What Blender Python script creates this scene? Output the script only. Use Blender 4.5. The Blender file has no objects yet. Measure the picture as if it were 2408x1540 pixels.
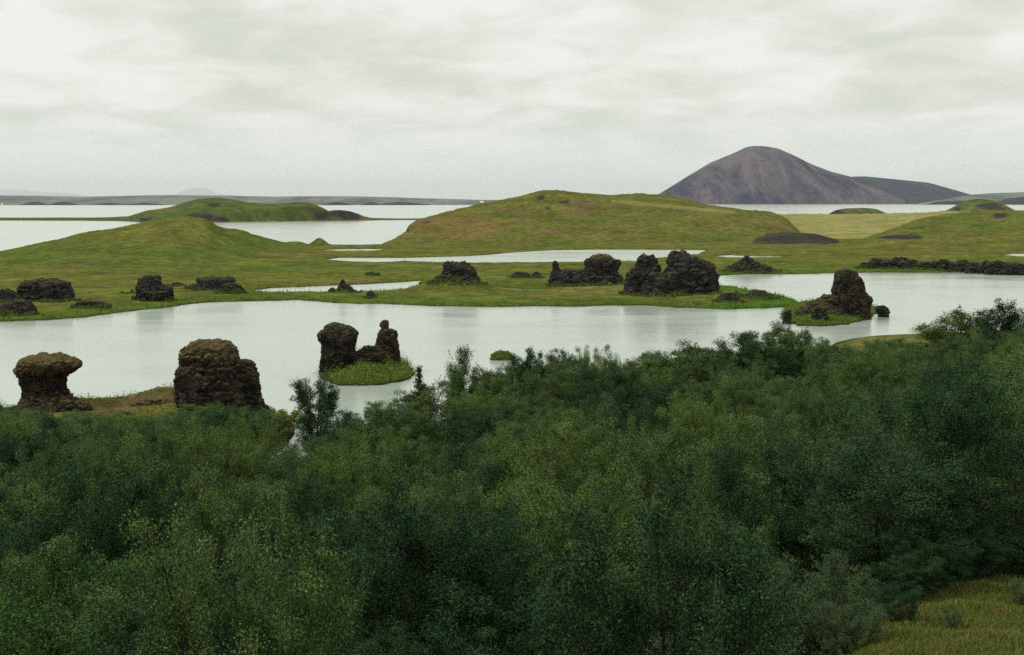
import bpy, bmesh, math, random
import numpy as np
from mathutils import Vector

# ------------------------------------------------------------------ camera, sky, sun, exposure
S = bpy.context.scene
COL = S.collection
R = math.radians
F, CX, CY, HZ, EYE = 3344.0, 1204.0, 770.0, 469.0, 20.0      # focal length etc. in units of a 2408 x 1540 view
PITCH = math.atan((CY - HZ) / F)
cam = bpy.data.cameras.new('camera')
cam.lens, cam.sensor_width = F / 2408 * 36, 36
cam.clip_start, cam.clip_end = 0.5, 150000
camo = bpy.data.objects.new('camera', cam)
COL.objects.link(camo)
camo.location = (0, 0, EYE)
camo.rotation_euler = (math.pi / 2 - PITCH, 0, 0)
S.camera = camo

SUN_EL, SUN_AZ = 48, 262        # azimuth measured from +Y clockwise: high on the left, a little behind the camera
sun = bpy.data.lights.new('sun', 'SUN')
sun.energy, sun.angle, sun.color = 1.5, R(14), (1, .98, .95)
suno = bpy.data.objects.new('sun', sun)
COL.objects.link(suno)
_d = Vector((math.sin(R(SUN_AZ)) * math.cos(R(SUN_EL)), math.cos(R(SUN_AZ)) * math.cos(R(SUN_EL)), math.sin(R(SUN_EL))))
suno.rotation_euler = _d.to_track_quat('Z', 'Y').to_euler()

W = bpy.data.worlds.new('World')
S.world = W
W.use_nodes = True


class NT:
    """small node-tree writer"""
    def __init__(s, tree):
        s.t = tree
        s.n, s.l = tree.nodes, tree.links

    def new(s, kind, ins=None, **kw):
        nd = s.n.new(kind)
        for k, v in kw.items():
            setattr(nd, k, v)
        for k, v in (ins or {}).items():
            s.put(nd, k, v)
        return nd

    def put(s, nd, k, v):
        if isinstance(v, tuple) and len(v) == 2 and hasattr(v[0], 'outputs'):
            s.l.new(v[0].outputs[v[1]], nd.inputs[k])
        elif hasattr(v, 'outputs'):
            s.l.new(v.outputs[0], nd.inputs[k])
        else:
            nd.inputs[k].default_value = v

    def math(s, op, a, b=0.0, clamp=False):
        return s.new('ShaderNodeMath', {0: a, 1: b}, operation=op, use_clamp=clamp)

    def mix(s, fac, a, b, blend='MIX'):
        nd = s.new('ShaderNodeMix', data_type='RGBA', blend_type=blend)
        s.put(nd, 0, fac)
        s.put(nd, 6, a)
        s.put(nd, 7, b)
        return (nd, 2)

    def noise(s, vec, scale, detail=4, rough=.55, dist=0.0):
        nd = s.new('ShaderNodeTexNoise', {'Scale': scale, 'Detail': detail, 'Roughness': rough, 'Distortion': dist})
        if vec is not None:
            s.put(nd, 'Vector', vec)
        return (nd, 0)

    def ramp(s, fac, lo, hi, a=0.0, b=1.0):
        return s.new('ShaderNodeMapRange', {0: fac, 1: lo, 2: hi, 3: a, 4: b}, interpolation_type='SMOOTHSTEP')


w = NT(W.node_tree)
w.n.clear()
sky = w.new('ShaderNodeTexSky', sky_type='NISHITA', sun_disc=False, sun_elevation=R(SUN_EL), sun_rotation=R(SUN_AZ))
tc = w.new('ShaderNodeTexCoord')
sep = w.new('ShaderNodeSeparateXYZ', {0: (tc, 'Generated')})
zz = w.math('ADD', w.math('MAXIMUM', (sep, 2), 0.0), 0.2)
cx = w.math('DIVIDE', (sep, 0), zz)
cy = w.math('DIVIDE', (sep, 1), zz)
cp = w.new('ShaderNodeCombineXYZ', {0: cx, 1: cy, 2: 3.7})
big = w.noise(cp, 1.4, 2, .5, .3)
mid = w.noise(cp, 3.6, 5, .55, .4)
cl = w.math('ADD', w.math('MULTIPLY', big, .5), w.math('MULTIPLY', mid, .5))
cov = w.ramp(cl, .38, .60)
ccol = w.mix(cov, (6.85, 7.1, 6.2, 1), (9.2, 9.2, 8.6, 1))
# thin bluish stratus low over the horizon, denser lit cloud overhead
low = w.ramp((sep, 2), 0.0, .075)
ccol = w.mix(low, (8.1, 8.7, 8.35, 1), ccol)
up = w.ramp((sep, 2), .12, .75, 1.0, 1.3)
ccol2 = w.new('ShaderNodeVectorMath', {0: ccol}, operation='SCALE')
w.put(ccol2, 'Scale', up)
cm = w.mix(.95, (sky, 0), (ccol2, 0))
bg = w.new('ShaderNodeBackground', {'Color': cm, 'Strength': 0.1})
w.new('ShaderNodeOutputWorld', {0: bg})

S.view_settings.view_transform = 'Standard'
S.view_settings.look = 'None'
S.view_settings.exposure = 0.0
S.view_settings.gamma = 1.0
S.render.engine = 'CYCLES'
cy_ = S.cycles
cy_.max_bounces, cy_.diffuse_bounces, cy_.glossy_bounces, cy_.transmission_bounces = 5, 2, 2, 3
cy_.volume_bounces = 1
cy_.caustics_reflective = cy_.caustics_refractive = False
cy_.sample_clamp_indirect = 4
cy_.use_denoising = False
cy_.filter_width = 1.5

rng = np.random.default_rng(11)
random.seed(4)


# ------------------------------------------------------------------ helpers
def ray(px, py):
    c, s = math.cos(PITCH), math.sin(PITCH)
    return np.array([px - CX, F * c + (CY - py) * s, -F * s + (CY - py) * c])


def ground_at(px, py, z=0.0):
    d = ray(px, py)
    t = (z - EYE) / d[2]
    return np.array([d[0] * t, d[1] * t, z])


def at_depth(px, py, Y):
    d = ray(px, py)
    return np.array([0, 0, EYE]) + d * (Y / d[1])


def px_of(X, Y, Z=0.0):
    return CX + F * X / (Y * math.cos(PITCH) + (EYE - Z) * math.sin(PITCH))


def py_of(Y, Z):
    c, s = math.cos(PITCH), math.sin(PITCH)
    return CY - F * (Y * s - (EYE - Z) * c) / (Y * c + (EYE - Z) * s)


def sstep(a, b, x):
    t = np.clip((x - a) / (b - a), 0, 1)
    return t * t * (3 - 2 * t)


_perm = np.random.default_rng(5).permutation(256)
_grad = np.random.default_rng(6).normal(size=(256, 3))
_grad /= np.linalg.norm(_grad, axis=1)[:, None]


def noise3(p):
    """gradient noise, about -1..1, p (N,3)"""
    i = np.floor(p).astype(np.int64)
    f = p - i
    u = f * f * f * (f * (f * 6 - 15) + 10)
    out = 0
    for dx in (0, 1):
        for dy in (0, 1):
            for dz in (0, 1):
                h = _perm[(_perm[(_perm[(i[:, 0] + dx) & 255] + i[:, 1] + dy) & 255] + i[:, 2] + dz) & 255]
                g = _grad[h]
                d = g[:, 0] * (f[:, 0] - dx) + g[:, 1] * (f[:, 1] - dy) + g[:, 2] * (f[:, 2] - dz)
                wgt = (u[:, 0] if dx else 1 - u[:, 0]) * (u[:, 1] if dy else 1 - u[:, 1]) * (u[:, 2] if dz else 1 - u[:, 2])
                out = out + wgt * d
    return out * 1.6


def fbm(p, octv=4, gain=.5):
    a, s, o = 1.0, 0.0, 0.0
    q = np.array(p, float)
    for k in range(octv):
        o = o + a * noise3(q + 17.3 * k)
        s += a
        a *= gain
        q = q * 2.03
    return o / s


def ridged(p, octv=4, gain=.5):
    a, s, o = 1.0, 0.0, 0.0
    q = np.array(p, float)
    for k in range(octv):
        o = o + a * (1 - 2 * np.abs(noise3(q + 9.1 * k)))
        s += a
        a *= gain
        q = q * 2.1
    return o / s


def fbm2(X, Y, sc, octv=4, z=0.0):
    return fbm(np.stack([X.ravel() / sc, Y.ravel() / sc, np.full(X.size, z)], 1), octv).reshape(X.shape)


def cells(p):
    """cell noise: nearest and second distance, random value of the nearest cell"""
    i = np.floor(p).astype(np.int64)
    f1, f2, cid = np.full(len(p), 9.0), np.full(len(p), 9.0), np.zeros(len(p))
    for dx in (-1, 0, 1):
        for dy in (-1, 0, 1):
            for dz in (-1, 0, 1):
                q = i + np.array([dx, dy, dz])
                h = _perm[(_perm[(_perm[q[:, 0] & 255] + q[:, 1]) & 255] + q[:, 2]) & 255]
                g = q + .5 + _grad[h] * .6
                d = np.linalg.norm(p - g, axis=1)
                m = d < f1
                f2 = np.where(m, f1, np.minimum(f2, d))
                cid = np.where(m, ((h * 37) % 256) / 256, cid)
                f1 = np.where(m, d, f1)
    return f1, f2, cid


def poly_sd(X, Y, poly):
    """signed distance to a polygon, positive inside"""
    px, py = X.ravel(), Y.ravel()
    best = np.full(px.shape, 1e18)
    inside = np.zeros(px.shape, bool)
    n = len(poly)
    for k in range(n):
        ax, ay = poly[k]
        bx, by = poly[(k + 1) % n]
        ex, ey = bx - ax, by - ay
        t = np.clip(((px - ax) * ex + (py - ay) * ey) / (ex * ex + ey * ey + 1e-9), 0, 1)
        dx, dy = px - ax - t * ex, py - ay - t * ey
        best = np.minimum(best, dx * dx + dy * dy)
        c = ((ay > py) != (by > py))
        with np.errstate(divide='ignore', invalid='ignore'):
            xi = (bx - ax) * (py - ay) / (by - ay) + ax
        inside ^= c & (px < xi)
    d = np.sqrt(best)
    return np.where(inside, d, -d).reshape(X.shape)


def gpoly(pts):
    return [tuple(ground_at(a, b)[:2]) for a, b in pts]


def tag(o, label=None, cat=None, group=None, kind=None):
    for k, v in (('label', label), ('category', cat), ('group', group), ('kind', kind)):
        if v:
            o[k] = v
    return o


def link(name, me, mat=None, parent=None):
    o = bpy.data.objects.new(name, me)
    COL.objects.link(o)
    if mat and me:
        me.materials.append(mat)
    if parent:
        o.parent = parent
    return o


def mesh_np(name, V, Q, smooth=False):
    me = bpy.data.meshes.new(name)
    V = np.ascontiguousarray(V, np.float32)
    Q = np.ascontiguousarray(Q, np.int32)
    k = Q.shape[1]
    me.vertices.add(len(V))
    me.vertices.foreach_set('co', V.ravel())
    me.loops.add(Q.size)
    me.loops.foreach_set('vertex_index', Q.ravel())
    me.polygons.add(len(Q))
    me.polygons.foreach_set('loop_start', np.arange(0, Q.size, k, dtype=np.int32))
    me.update(calc_edges=True)
    me.polygons.foreach_set('use_smooth', np.full(len(Q), smooth))
    me.update()
    return me


def grid_mesh(name, X, Y, Z, color=None, keep=None):
    r, c = X.shape
    V = np.stack([X, Y, Z], -1).reshape(-1, 3)
    idx = np.arange(r * c).reshape(r, c)
    Q = np.stack([idx[:-1, :-1], idx[:-1, 1:], idx[1:, 1:], idx[1:, :-1]], -1).reshape(-1, 4)
    if keep is not None:
        kp = keep.ravel()[Q].any(1)
        Q = Q[kp]
        used = np.unique(Q)
        m = np.full(r * c, -1)
        m[used] = np.arange(len(used))
        Q, V = m[Q], V[used]
        if color is not None:
            color = color.reshape(-1, 3)[used]
    me = mesh_np(name, V, Q, True)
    if color is not None:
        a = me.attributes.new('soil', 'FLOAT_COLOR', 'POINT')
        c4 = np.ones((len(V), 4), np.float32)
        c4[:, :3] = color.reshape(-1, 3)
        a.data.foreach_set('color', c4.ravel())
    return me


# ------------------------------------------------------------------ materials
def new_mat(name):
    m = bpy.data.materials.new(name)
    m.use_nodes = True
    t = NT(m.node_tree)
    t.n.clear()
    return m, t


def finish(t, col, rough=.9, spec=.15, bump=None, bstr=.5, bdist=.1, extra=None):
    p = t.new('ShaderNodeBsdfPrincipled', {'Base Color': col, 'Roughness': rough, 'Specular IOR Level': spec})
    for k, v in (extra or {}).items():
        t.put(p, k, v)
    if bump is not None:
        b = t.new('ShaderNodeBump', {'Strength': bstr, 'Distance': bdist, 'Height': bump})
        t.put(p, 'Normal', b)
    t.new('ShaderNodeOutputMaterial', {0: p})
    return p


def mat_land(name, scale=1.0, bdist=.3):
    m, t = new_mat(name)
    at = t.new('ShaderNodeAttribute', attribute_name='soil')
    tc = t.new('ShaderNodeTexCoord')
    n1 = t.noise((tc, 'Object'), .30 * scale, 6, .75)
    n2 = t.noise((tc, 'Object'), .045 * scale, 5, .65)
    n3 = t.noise((tc, 'Object'), 2.2 * scale, 3, .7)
    f = t.ramp(n1, .3, .7, .62, 1.38)
    g = t.ramp(n2, .3, .7, .82, 1.18)
    h = t.ramp(n3, .3, .7, .75, 1.25)
    v = t.math('MULTIPLY', t.math('MULTIPLY', f, g), h)
    sc = t.new('ShaderNodeVectorMath', {0: (at, 0)}, operation='SCALE')
    t.put(sc, 'Scale', v)
    hue = t.mix(t.ramp(n1, .45, .75, 0, .5), sc, t.mix(1.0, sc, (1.22, .95, .8, 1), 'MULTIPLY'))
    finish(t, hue, .95, .0, n1, .8, bdist)
    return m


def mat_rock(name, dark, light, moss, mossy=.5):
    m, t = new_mat(name)
    tc = t.new('ShaderNodeTexCoord')
    ge = t.new('ShaderNodeNewGeometry')
    nz = t.new('ShaderNodeSeparateXYZ', {0: (ge, 'Normal')})
    n1 = t.noise((tc, 'Object'), .8, 6, .65)
    n2 = t.noise((tc, 'Object'), 4.5, 5, .7)
    n3 = t.noise((tc, 'Object'), 1.7, 4, .6)
    base = t.mix(t.ramp(n1, .35, .68), dark, light)
    base = t.mix(t.ramp(n2, .5, .75, 0, .5), base, t.mix(1.0, base, (.4, .4, .42, 1), 'MULTIPLY'))
    up = t.math('ADD', (nz, 2), t.math('MULTIPLY', t.math('SUBTRACT', n3, .5), 1.6))
    mk = t.ramp(up, .75 - mossy * .7, 1.15 - mossy * .5)
    mcol = t.mix(n2, moss, t.mix(1.0, moss, (.55, .6, .5, 1), 'MULTIPLY'))
    col = t.mix(mk, base, mcol)
    vor = t.new('ShaderNodeTexVoronoi', {'Vector': (tc, 'Object'), 'Scale': 1.6}, feature='DISTANCE_TO_EDGE')
    hgt = t.math('ADD', n2, t.math('MULTIPLY', t.ramp((vor, 0), 0, .12), .5))
    finish(t, col, .92, .12, hgt, .9, .18)
    return m


def mat_leaf(name, a, b, c, val=.35):
    m, t = new_mat(name)
    oi = t.new('ShaderNodeObjectInfo')
    ge = t.new('ShaderNodeNewGeometry')
    tc = t.new('ShaderNodeTexCoord')
    col = t.mix((oi, 'Random'), a, b)
    cl = t.noise((tc, 'Object'), 1.1, 2, .5)
    col = t.mix(t.ramp(cl, .42, .7, 0, .55), col, c)
    v = t.ramp((ge, 'Random Per Island'), 0, 1, 1 - val, 1 + val)
    sc = t.new('ShaderNodeVectorMath', {0: col}, operation='SCALE')
    t.put(sc, 'Scale', v)
    p = t.new('ShaderNodeBsdfPrincipled', {'Base Color': sc, 'Roughness': .7, 'Specular IOR Level': .06})
    tr = t.new('ShaderNodeBsdfTranslucent', {'Color': sc})
    ms = t.new('ShaderNodeMixShader', {0: .07, 1: p, 2: tr})
    t.new('ShaderNodeOutputMaterial', {0: ms})
    return m


def mat_plain(name, a, b, sc=3.0, rough=.9):
    m, t = new_mat(name)
    tc = t.new('ShaderNodeTexCoord')
    n = t.noise((tc, 'Object'), sc, 5, .65)
    finish(t, t.mix(t.ramp(n, .35, .65), a, b), rough, .15, n, .6, .03)
    return m


M = {}
M['land'] = mat_land('meadow_turf')
M['near'] = mat_land('slope_turf', 3.0, .12)
M['isle'] = mat_land('far_turf', .35, .6)
M['basalt'] = mat_rock('black_basalt', (.009, .009, .010, 1), (.050, .044, .043, 1), (.085, .082, .034, 1), .38)
M['brown_lava'] = mat_rock('brown_lava', (.009, .008, .008, 1), (.052, .040, .027, 1), (.105, .090, .036, 1), .42)
M['mossy_lava'] = mat_rock('mossy_lava', (.028, .021, .013, 1), (.105, .078, .045, 1), (.150, .115, .052, 1), .85)
M['rubble'] = mat_rock('grey_rubble', (.03, .027, .026, 1), (.085, .072, .068, 1), (.075, .08, .03, 1), .4)
M['birch'] = mat_leaf('birch_leaves', (.100, .160, .036, 1), (.036, .086, .033, 1), (.165, .210, .064, 1), .5)
M['willow'] = mat_leaf('willow_leaves', (.070, .115, .046, 1), (.052, .092, .036, 1), (.125, .155, .070, 1), .5)
M['dark'] = mat_leaf('dark_leaves', (.022, .058, .024, 1), (.034, .074, .026, 1), (.062, .104, .036, 1), .5)
M['rowan'] = mat_leaf('rowan_leaves', (.050, .112, .026, 1), (.040, .092, .026, 1), (.085, .14, .036, 1))
M['needle'] = mat_leaf('needles', (.034, .078, .030, 1), (.050, .085, .026, 1), (.075, .095, .03, 1))
M['lime'] = mat_leaf('lime_leaves', (.150, .190, .030, 1), (.125, .185, .032, 1), (.18, .22, .04, 1))
M['lush'] = mat_leaf('lush_leaves', (.135, .215, .032, 1), (.100, .185, .030, 1), (.25, .235, .045, 1))
M['turf'] = mat_leaf('turf_blades', (.080, .115, .024, 1), (.080, .115, .024, 1), (.12, .12, .034, 1))
M['moss'] = mat_leaf('mossy_growth', (.095, .105, .030, 1), (.095, .105, .030, 1), (.155, .155, .040, 1))
M['drygrass'] = mat_leaf('dry_grass', (.130, .165, .034, 1), (.130, .165, .034, 1), (.26, .19, .072, 1))
M['bark'] = mat_plain('dark_bark', (.018, .014, .012, 1), (.05, .042, .036, 1), 6)
M['twig'] = mat_plain('bare_twig', (.10, .075, .07, 1), (.16, .125, .115, 1), 6)
M['white'] = mat_plain('white_wall', (.7, .7, .68, 1), (.8, .8, .78, 1), 1)
M['roof'] = mat_plain('roof', (.10, .05, .045, 1), (.15, .08, .07, 1), 1)


def mat_water():
    m, t = new_mat('lake_water')
    tc = t.new('ShaderNodeTexCoord')
    mp = t.new('ShaderNodeMapping', {0: (tc, 'Object'), 'Rotation': (0, 0, .35)})
    mp.inputs['Scale'].default_value = (1, 2.2, 1)
    n1 = t.noise(mp, .55, 4, .6, .5)
    n2 = t.noise(mp, 2.6, 3, .6)
    n3 = t.noise((tc, 'Object'), .035, 3, .5)
    calm = t.ramp(n3, .35, .65, .35, 1.0)
    h = t.math('MULTIPLY', t.math('ADD', n1, t.math('MULTIPLY', n2, .3)), calm)
    col = t.mix(n3, (.37, .43, .375, 1), (.42, .48, .415, 1))
    finish(t, col, t.ramp(t.noise(mp, .03, 4, .6, 1.0), .35, .65, .13, .22), .4, h, .45, .12, {'IOR': 1.33})
    return m


M['water'] = mat_water()


def mat_mountain(name, a, b, c):
    m, t = new_mat(name)
    tc = t.new('ShaderNodeTexCoord')
    mp = t.new('ShaderNodeMapping', {0: (tc, 'Object')})
    mp.inputs['Scale'].default_value = (1, .22, .22)
    n1 = t.noise(mp, .0065, 7, .68, .5)
    n2 = t.noise((tc, 'Object'), .02, 5, .7)
    col = t.mix(t.ramp(n1, .38, .62), a, b)
    col = t.mix(t.ramp(n2, .5, .7, 0, .6), col, c)
    finish(t, col, .95, .05, n2, 1.0, 12)
    return m


M['mountain'] = mat_mountain('hazed_scree', (.022, .022, .055, 1), (.118, .096, .110, 1), (.018, .020, .044, 1))  # rock colours carry the blue of the haze in front
M['far'] = mat_mountain('hazed_lava_field', (.075, .105, .095, 1), (.19, .19, .155, 1), (.042, .042, .072, 1))  # haze blue mixed into the ground colours of the far shore
M['hill_hazed'] = mat_mountain('hazed_flank', (.022, .032, .056, 1), (.042, .050, .066, 1), (.018, .024, .046, 1))  # flank tinted bluish, distance haze put into its colours
M['flat'] = mat_mountain('far_plain', (.06, .07, .05, 1), (.08, .085, .06, 1), (.05, .05, .045, 1))


# ------------------------------------------------------------------ hills: crest line + front foot + back foot
PXT = np.arange(-400, 2900, 4.0)


def crest_table(pts, k=9):
    P = [at_depth(a, b, d) for a, b, d in pts]
    px = [p[0] for p in pts]
    z = np.interp(PXT, px, [p[2] for p in P], left=0, right=0)
    d = np.interp(PXT, px, [p[2] for p in pts])
    ker = np.hanning(k + 2)[1:-1]
    ker /= ker.sum()
    pad = k // 2
    z = np.convolve(np.pad(z, pad, 'edge'), ker, 'valid')
    d = np.convolve(np.pad(d, pad, 'edge'), ker, 'valid')
    return z, d


def hill(px, Y, pts, front, back, q=1.0, k=9, lin=.35):
    z, d = crest_table(pts, k)
    zc, dc = np.interp(px, PXT, z), np.interp(px, PXT, d)
    fr = np.interp(px, [a for a, b in front], [b for a, b in front])
    fr = np.minimum(fr, dc - 4)
    bk = dc + (back if np.isscalar(back) else np.interp(px, [a for a, b in back], [b for a, b in back]))
    t = np.where(Y < dc, (Y - fr) / (dc - fr), (bk - Y) / (bk - dc))
    t = np.clip(t, 0, 1)
    s = t * t * (3 - 2 * t)
    p = np.where(Y < dc, lin * np.sin(t * np.pi / 2) + (1 - lin) * s, s) ** q
    return np.maximum(zc, 0) * p


# ------------------------------------------------------------------ water, far plain
def sheet(name, x0, x1, y0, y1, z, mat):
    V = np.array([(x0, y0, z), (x1, y0, z), (x1, y1, z), (x0, y1, z)])
    return tag(link(name, mesh_np(name, V, np.array([[0, 1, 2, 3]])), mat), kind='structure')


sheet('water', -6000, 6000, -300, 6600, 0.0, M['water'])
sheet('far_plain', -70000, 70000, 6600, 90000, 3.0, M['flat'])

# ------------------------------------------------------------------ the middle land
LAND = gpoly([(-400, 790), (-200, 775), (0, 757), (120, 752), (190, 747), (250, 739), (330, 729), (380, 725), (450, 715), (500, 711), (560, 709), (640, 707), (700, 706),
              (760, 710), (800, 713), (850, 715), (900, 714), (1000, 719), (1100, 721), (1180, 722), (1250, 720), (1350, 721), (1450, 718), (1530, 719), (1600, 724),
              (1700, 727), (1800, 725), (1860, 722), (1882, 712), (1850, 699), (1800, 689), (1740, 678), (1690, 672), (1684, 660), (1692, 648), (1750, 645), (1850, 645),
              (1950, 643), (2050, 641), (2200, 641), (2408, 641), (2600, 640), (3300, 638), (3300, 520), (2800, 508), (2408, 507), (2100, 508), (1900, 508), (1700, 510),
              (1600, 513), (1400, 514), (1200, 519), (1080, 533), (990, 548), (950, 558), (907, 569), (900, 575), (840, 577), (780, 577), (660, 576), (600, 571),
              (480, 562), (400, 561), (300, 565), (200, 572), (100, 582), (0, 592), (-200, 606), (-400, 615)])
POND = [gpoly(p) for p in (
    [(745, 589), (800, 586), (860, 585.5), (914, 586), (872, 591), (800, 591.5)],
    [(725, 610), (760, 611), (800, 606), (860, 606), (950, 606.5), (1100, 602), (1150, 599), (1200, 594), (1300, 588), (1400, 587), (1500, 587), (1660, 588), (1640, 598), (1560, 606),
     (1480, 616), (1300, 619), (1200, 619), (1100, 620), (1000, 617), (950, 614), (910, 618), (850, 617), (790, 614)],
    [(1676, 602), (1720, 600), (1780, 603), (1868, 602), (1850, 605), (1800, 607), (1720, 608)],
    [(596, 683), (640, 677), (700, 675), (760, 672), (850, 669), (940, 664), (992, 660), (985, 669), (950, 682), (880, 686), (760, 688), (640, 689), (605, 687)],
    [(1180, 676), (1230, 680), (1296, 681), (1250, 684.5), (1195, 684)],
    [(2342, 601), (2380, 597), (2500, 595), (2560, 598), (2500, 606), (2408, 605)])]


C_OLIVE = np.array([.112, .114, .027])
C_LUSH = np.array([.064, .100, .017])
C_GREEN = np.array([.074, .108, .021])
C_HEATH = np.array([.140, .102, .048])
C_PALE = np.array([.265, .25, .095])
C_LAVA = np.array([.040, .035, .036])
C_DRY = np.array([.150, .130, .050])


def lerp(a, b, t):
    return a + (b - a) * np.clip(t, 0, 1)[..., None]


def gauss(px, py_, cx_, cy_, sx, sy):
    return np.exp(-((px - cx_) / sx) ** 2 - ((py_ - cy_) / sy) ** 2)


def land(X, Y):
    px = px_of(X, Y, 4.0)
    base_py = py_of(Y, 0.0)
    wob = fbm2(X, Y, 9, 3) * 1.3
    tus = fbm2(X, Y, 3.2, 3, 21.0)
    sd = poly_sd(X, Y, LAND) + wob * np.clip(Y / 350, .4, 1.5) + tus * 1.1
    psd = np.full(X.shape, -1e9)
    for p in POND:
        psd = np.maximum(psd, poly_sd(X, Y, p))
    psd = psd + wob * .7
    sd2 = np.minimum(sd, -psd)
    n50, n15 = fbm2(X, Y, 50, 4, 2.0), fbm2(X, Y, 14, 3, 5.0)
    flat = .45 + .35 * sstep(0, 20, sd2) + n50 * .35 + n15 * .25 + tus * .30
    bank = np.where(sd2 > 0, (1 - np.exp(-sd2 / 1.0)), -1.0 * (1 - np.exp(np.minimum(sd2, 0) / 3)))
    h = np.where(sd2 > 0, bank * np.maximum(flat, .25), bank)
    hl = hill(px, Y, [(-300, 640, 440), (-100, 615, 460), (0, 599, 485), (100, 573, 500), (210, 550, 520), (320, 534, 535), (400, 518, 540), (450, 515, 545), (490, 522, 545), (520, 539, 555),
                      (600, 560, 575), (670, 575, 600), (720, 590, 600)], [(-300, 360), (0, 392), (200, 405), (400, 420), (550, 450), (670, 520)], 62, .95, 9, .6)
    hc = hill(px, Y, [(885, 580, 640), (905, 570, 648), (945, 545, 700), (985, 517, 760), (1060, 497, 800), (1150, 480, 830), (1220, 466, 850), (1270, 453, 860), (1330, 451, 870), (1400, 457, 880), (1500, 464, 890),
                      (1600, 476, 890), (1680, 489, 880), (1730, 496, 860), (1810, 503, 840), (1850, 520, 800), (1890, 560, 760)],
              [(885, 622), (1000, 640), (1300, 695), (1700, 715), (1850, 715)], [(885, 20), (985, 60), (1300, 240), (1900, 200)], .9, 7, .5)
    hf = hill(px, Y, [(940, 572, 650), (1010, 548, 660), (1150, 526, 690), (1300, 517, 700), (1420, 516, 720), (1500, 507, 730), (1600, 506, 745), (1700, 502, 750), (1800, 506, 745), (1860, 535, 720), (1900, 570, 690)],
              [(940, 615), (1100, 600), (1500, 600), (1900, 640)], 170, 1.0, 15, .5)
    hr = hill(px, Y, [(1350, 480, 1120), (1430, 461, 1120), (1500, 457, 1120), (1550, 460, 1120), (1610, 469, 1120), (1670, 487, 1120), (1760, 500, 1100)], [(1350, 1000), (1760, 980)], 200, 1, 7, .6)
    hp = hill(px, Y, [(1600, 500, 1300), (1850, 505.5, 1300), (2000, 505.5, 1300), (2150, 503, 1280), (2300, 499, 1250), (2450, 496, 1250), (2900, 496, 1250)], [(1600, 690), (2100, 690), (2900, 690)], 200, 1.25, 9, 1.0)
    hq = hill(px, Y, [(2010, 590, 600), (2050, 566, 640), (2120, 534, 720), (2180, 514, 780), (2250, 504, 820), (2330, 500, 830), (2420, 499, 830), (2900, 497, 830)], [(2000, 545), (2200, 535), (2900, 525)], 180, .85, 9, .5)
    hv = hill(px, Y, [(1745, 592, 640), (1762, 575, 640), (1800, 560, 640), (1850, 553, 645), (1920, 556, 645), (1970, 570, 640), (2000, 590, 630)], [(1740, 605), (2000, 605)], 60, .8, 5, .8)
    hcone = hill(px, Y, [(718, 581, 620), (735, 570, 622), (748, 557, 625), (757, 558, 625), (768, 570, 624), (780, 579, 620)], [(700, 595), (800, 595)], 25, 1, 3, .6)
    hb = hill(px, Y, [(668, 577, 612), (680, 571, 614), (705, 571, 614), (722, 577, 612)], [(640, 600), (740, 600)], 15, 1, 3, .6)
    hills = np.maximum.reduce([hl, hc, hf, hr, hp, hq, hv, hcone, hb])
    rough = (n50 * 1.9 + n15 * .75 + tus * .35) * sstep(1.0, 7, hills)
    cp = ground_at(1076, 690)
    mound = 3.0 * np.exp(-(((X - cp[0]) / 8.2) ** 2 + ((Y - cp[1]) / 7) ** 2))
    t2 = ground_at(1770, 708)
    mound = mound + 1.0 * np.exp(-(((X - t2[0]) / 9) ** 2 + ((Y - t2[1]) / 5) ** 2))
    h = h + (hills + rough + mound) * sstep(-1, 9, sd2)
    # ---- colours of what grows there
    n3 = fbm2(X, Y, 28, 4, 8.0)
    n4 = fbm2(X, Y, 90, 3, 11.0)
    c = np.broadcast_to(C_OLIVE, X.shape + (3,)).copy()
    c = lerp(c, C_GREEN, .35 + n4 * 1.4)
    c = lerp(c, C_HEATH, (n3 * 1.6 + n4 * .6 - .15) * .9)
    c = c * (1 + .5 * np.clip(tus, -.6, .6) + .35 * n15)[..., None]
    onhc = np.maximum(hc, hf) > 2
    c = np.where((onhc & (hills < 30))[..., None], lerp(c, C_HEATH, .10 + n3 * 1.5 + n50 * .5 - .06), c)
    c = lerp(c, C_HEATH * np.array([1.15, 1.0, .8]), .5 * sstep(.35, .8, gauss(px, py_of(Y, h), 1080, 535, 150, 42)))
    gl = sstep(2.2, .6, hl) * sstep(460, 400, Y) * (px < 600)
    c = lerp(c, C_GREEN, .75 * (hl > 1) * sstep(9, 3, hl))
    c = lerp(c, C_GREEN * np.array([.85, 1, .9]), .8 * sstep(-2, 9, Y - 540) * (hl > 9))
    pale = sstep(.55, .9, hp / np.maximum(hills, .05)) * (px > 1760) * sstep(670, 720, Y)
    c = lerp(c, C_PALE, pale * (.78 + n3 * .5) * sstep(1780, 1850, px))
    stripe = sstep(6.5, 1.5, np.abs(py_of(Y, h) - np.interp(px, [1440, 1500, 1600, 1720], [474, 479, 488, 499]))) * (px > 1440) * (px < 1730) * (Y < 1000)
    c = lerp(c, C_PALE * .8, stripe * .7)
    lava = (hv > .8 * hills) * (hv > .35) * sstep(-.5, .2, n15 + .25)
    c = lerp(c, C_LAVA, lava * .95)
    pyh = py_of(Y, h)
    spot = sum(gauss(px, pyh, *g) for g in ((1272, 463, 13, 7), (1324, 474, 17, 6), (1290, 488, 9, 4), (2350, 507, 22, 8), (922, 556, 12, 5), (955, 540, 14, 4), (1000, 522, 18, 3), (2140, 557, 38, 6), (2100, 558, 45, 4)))
    c = lerp(c, C_LAVA, sstep(.35, .75, spot + n15 * .35))
    h = h - .8 * sstep(.35, .75, spot) * (px < 1400)
    lush = sstep(16, 2, sd2) * (sd < 30) * sstep(420, 330, Y)
    c = lerp(c, C_LUSH, lush * (.8 + n15))
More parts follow.
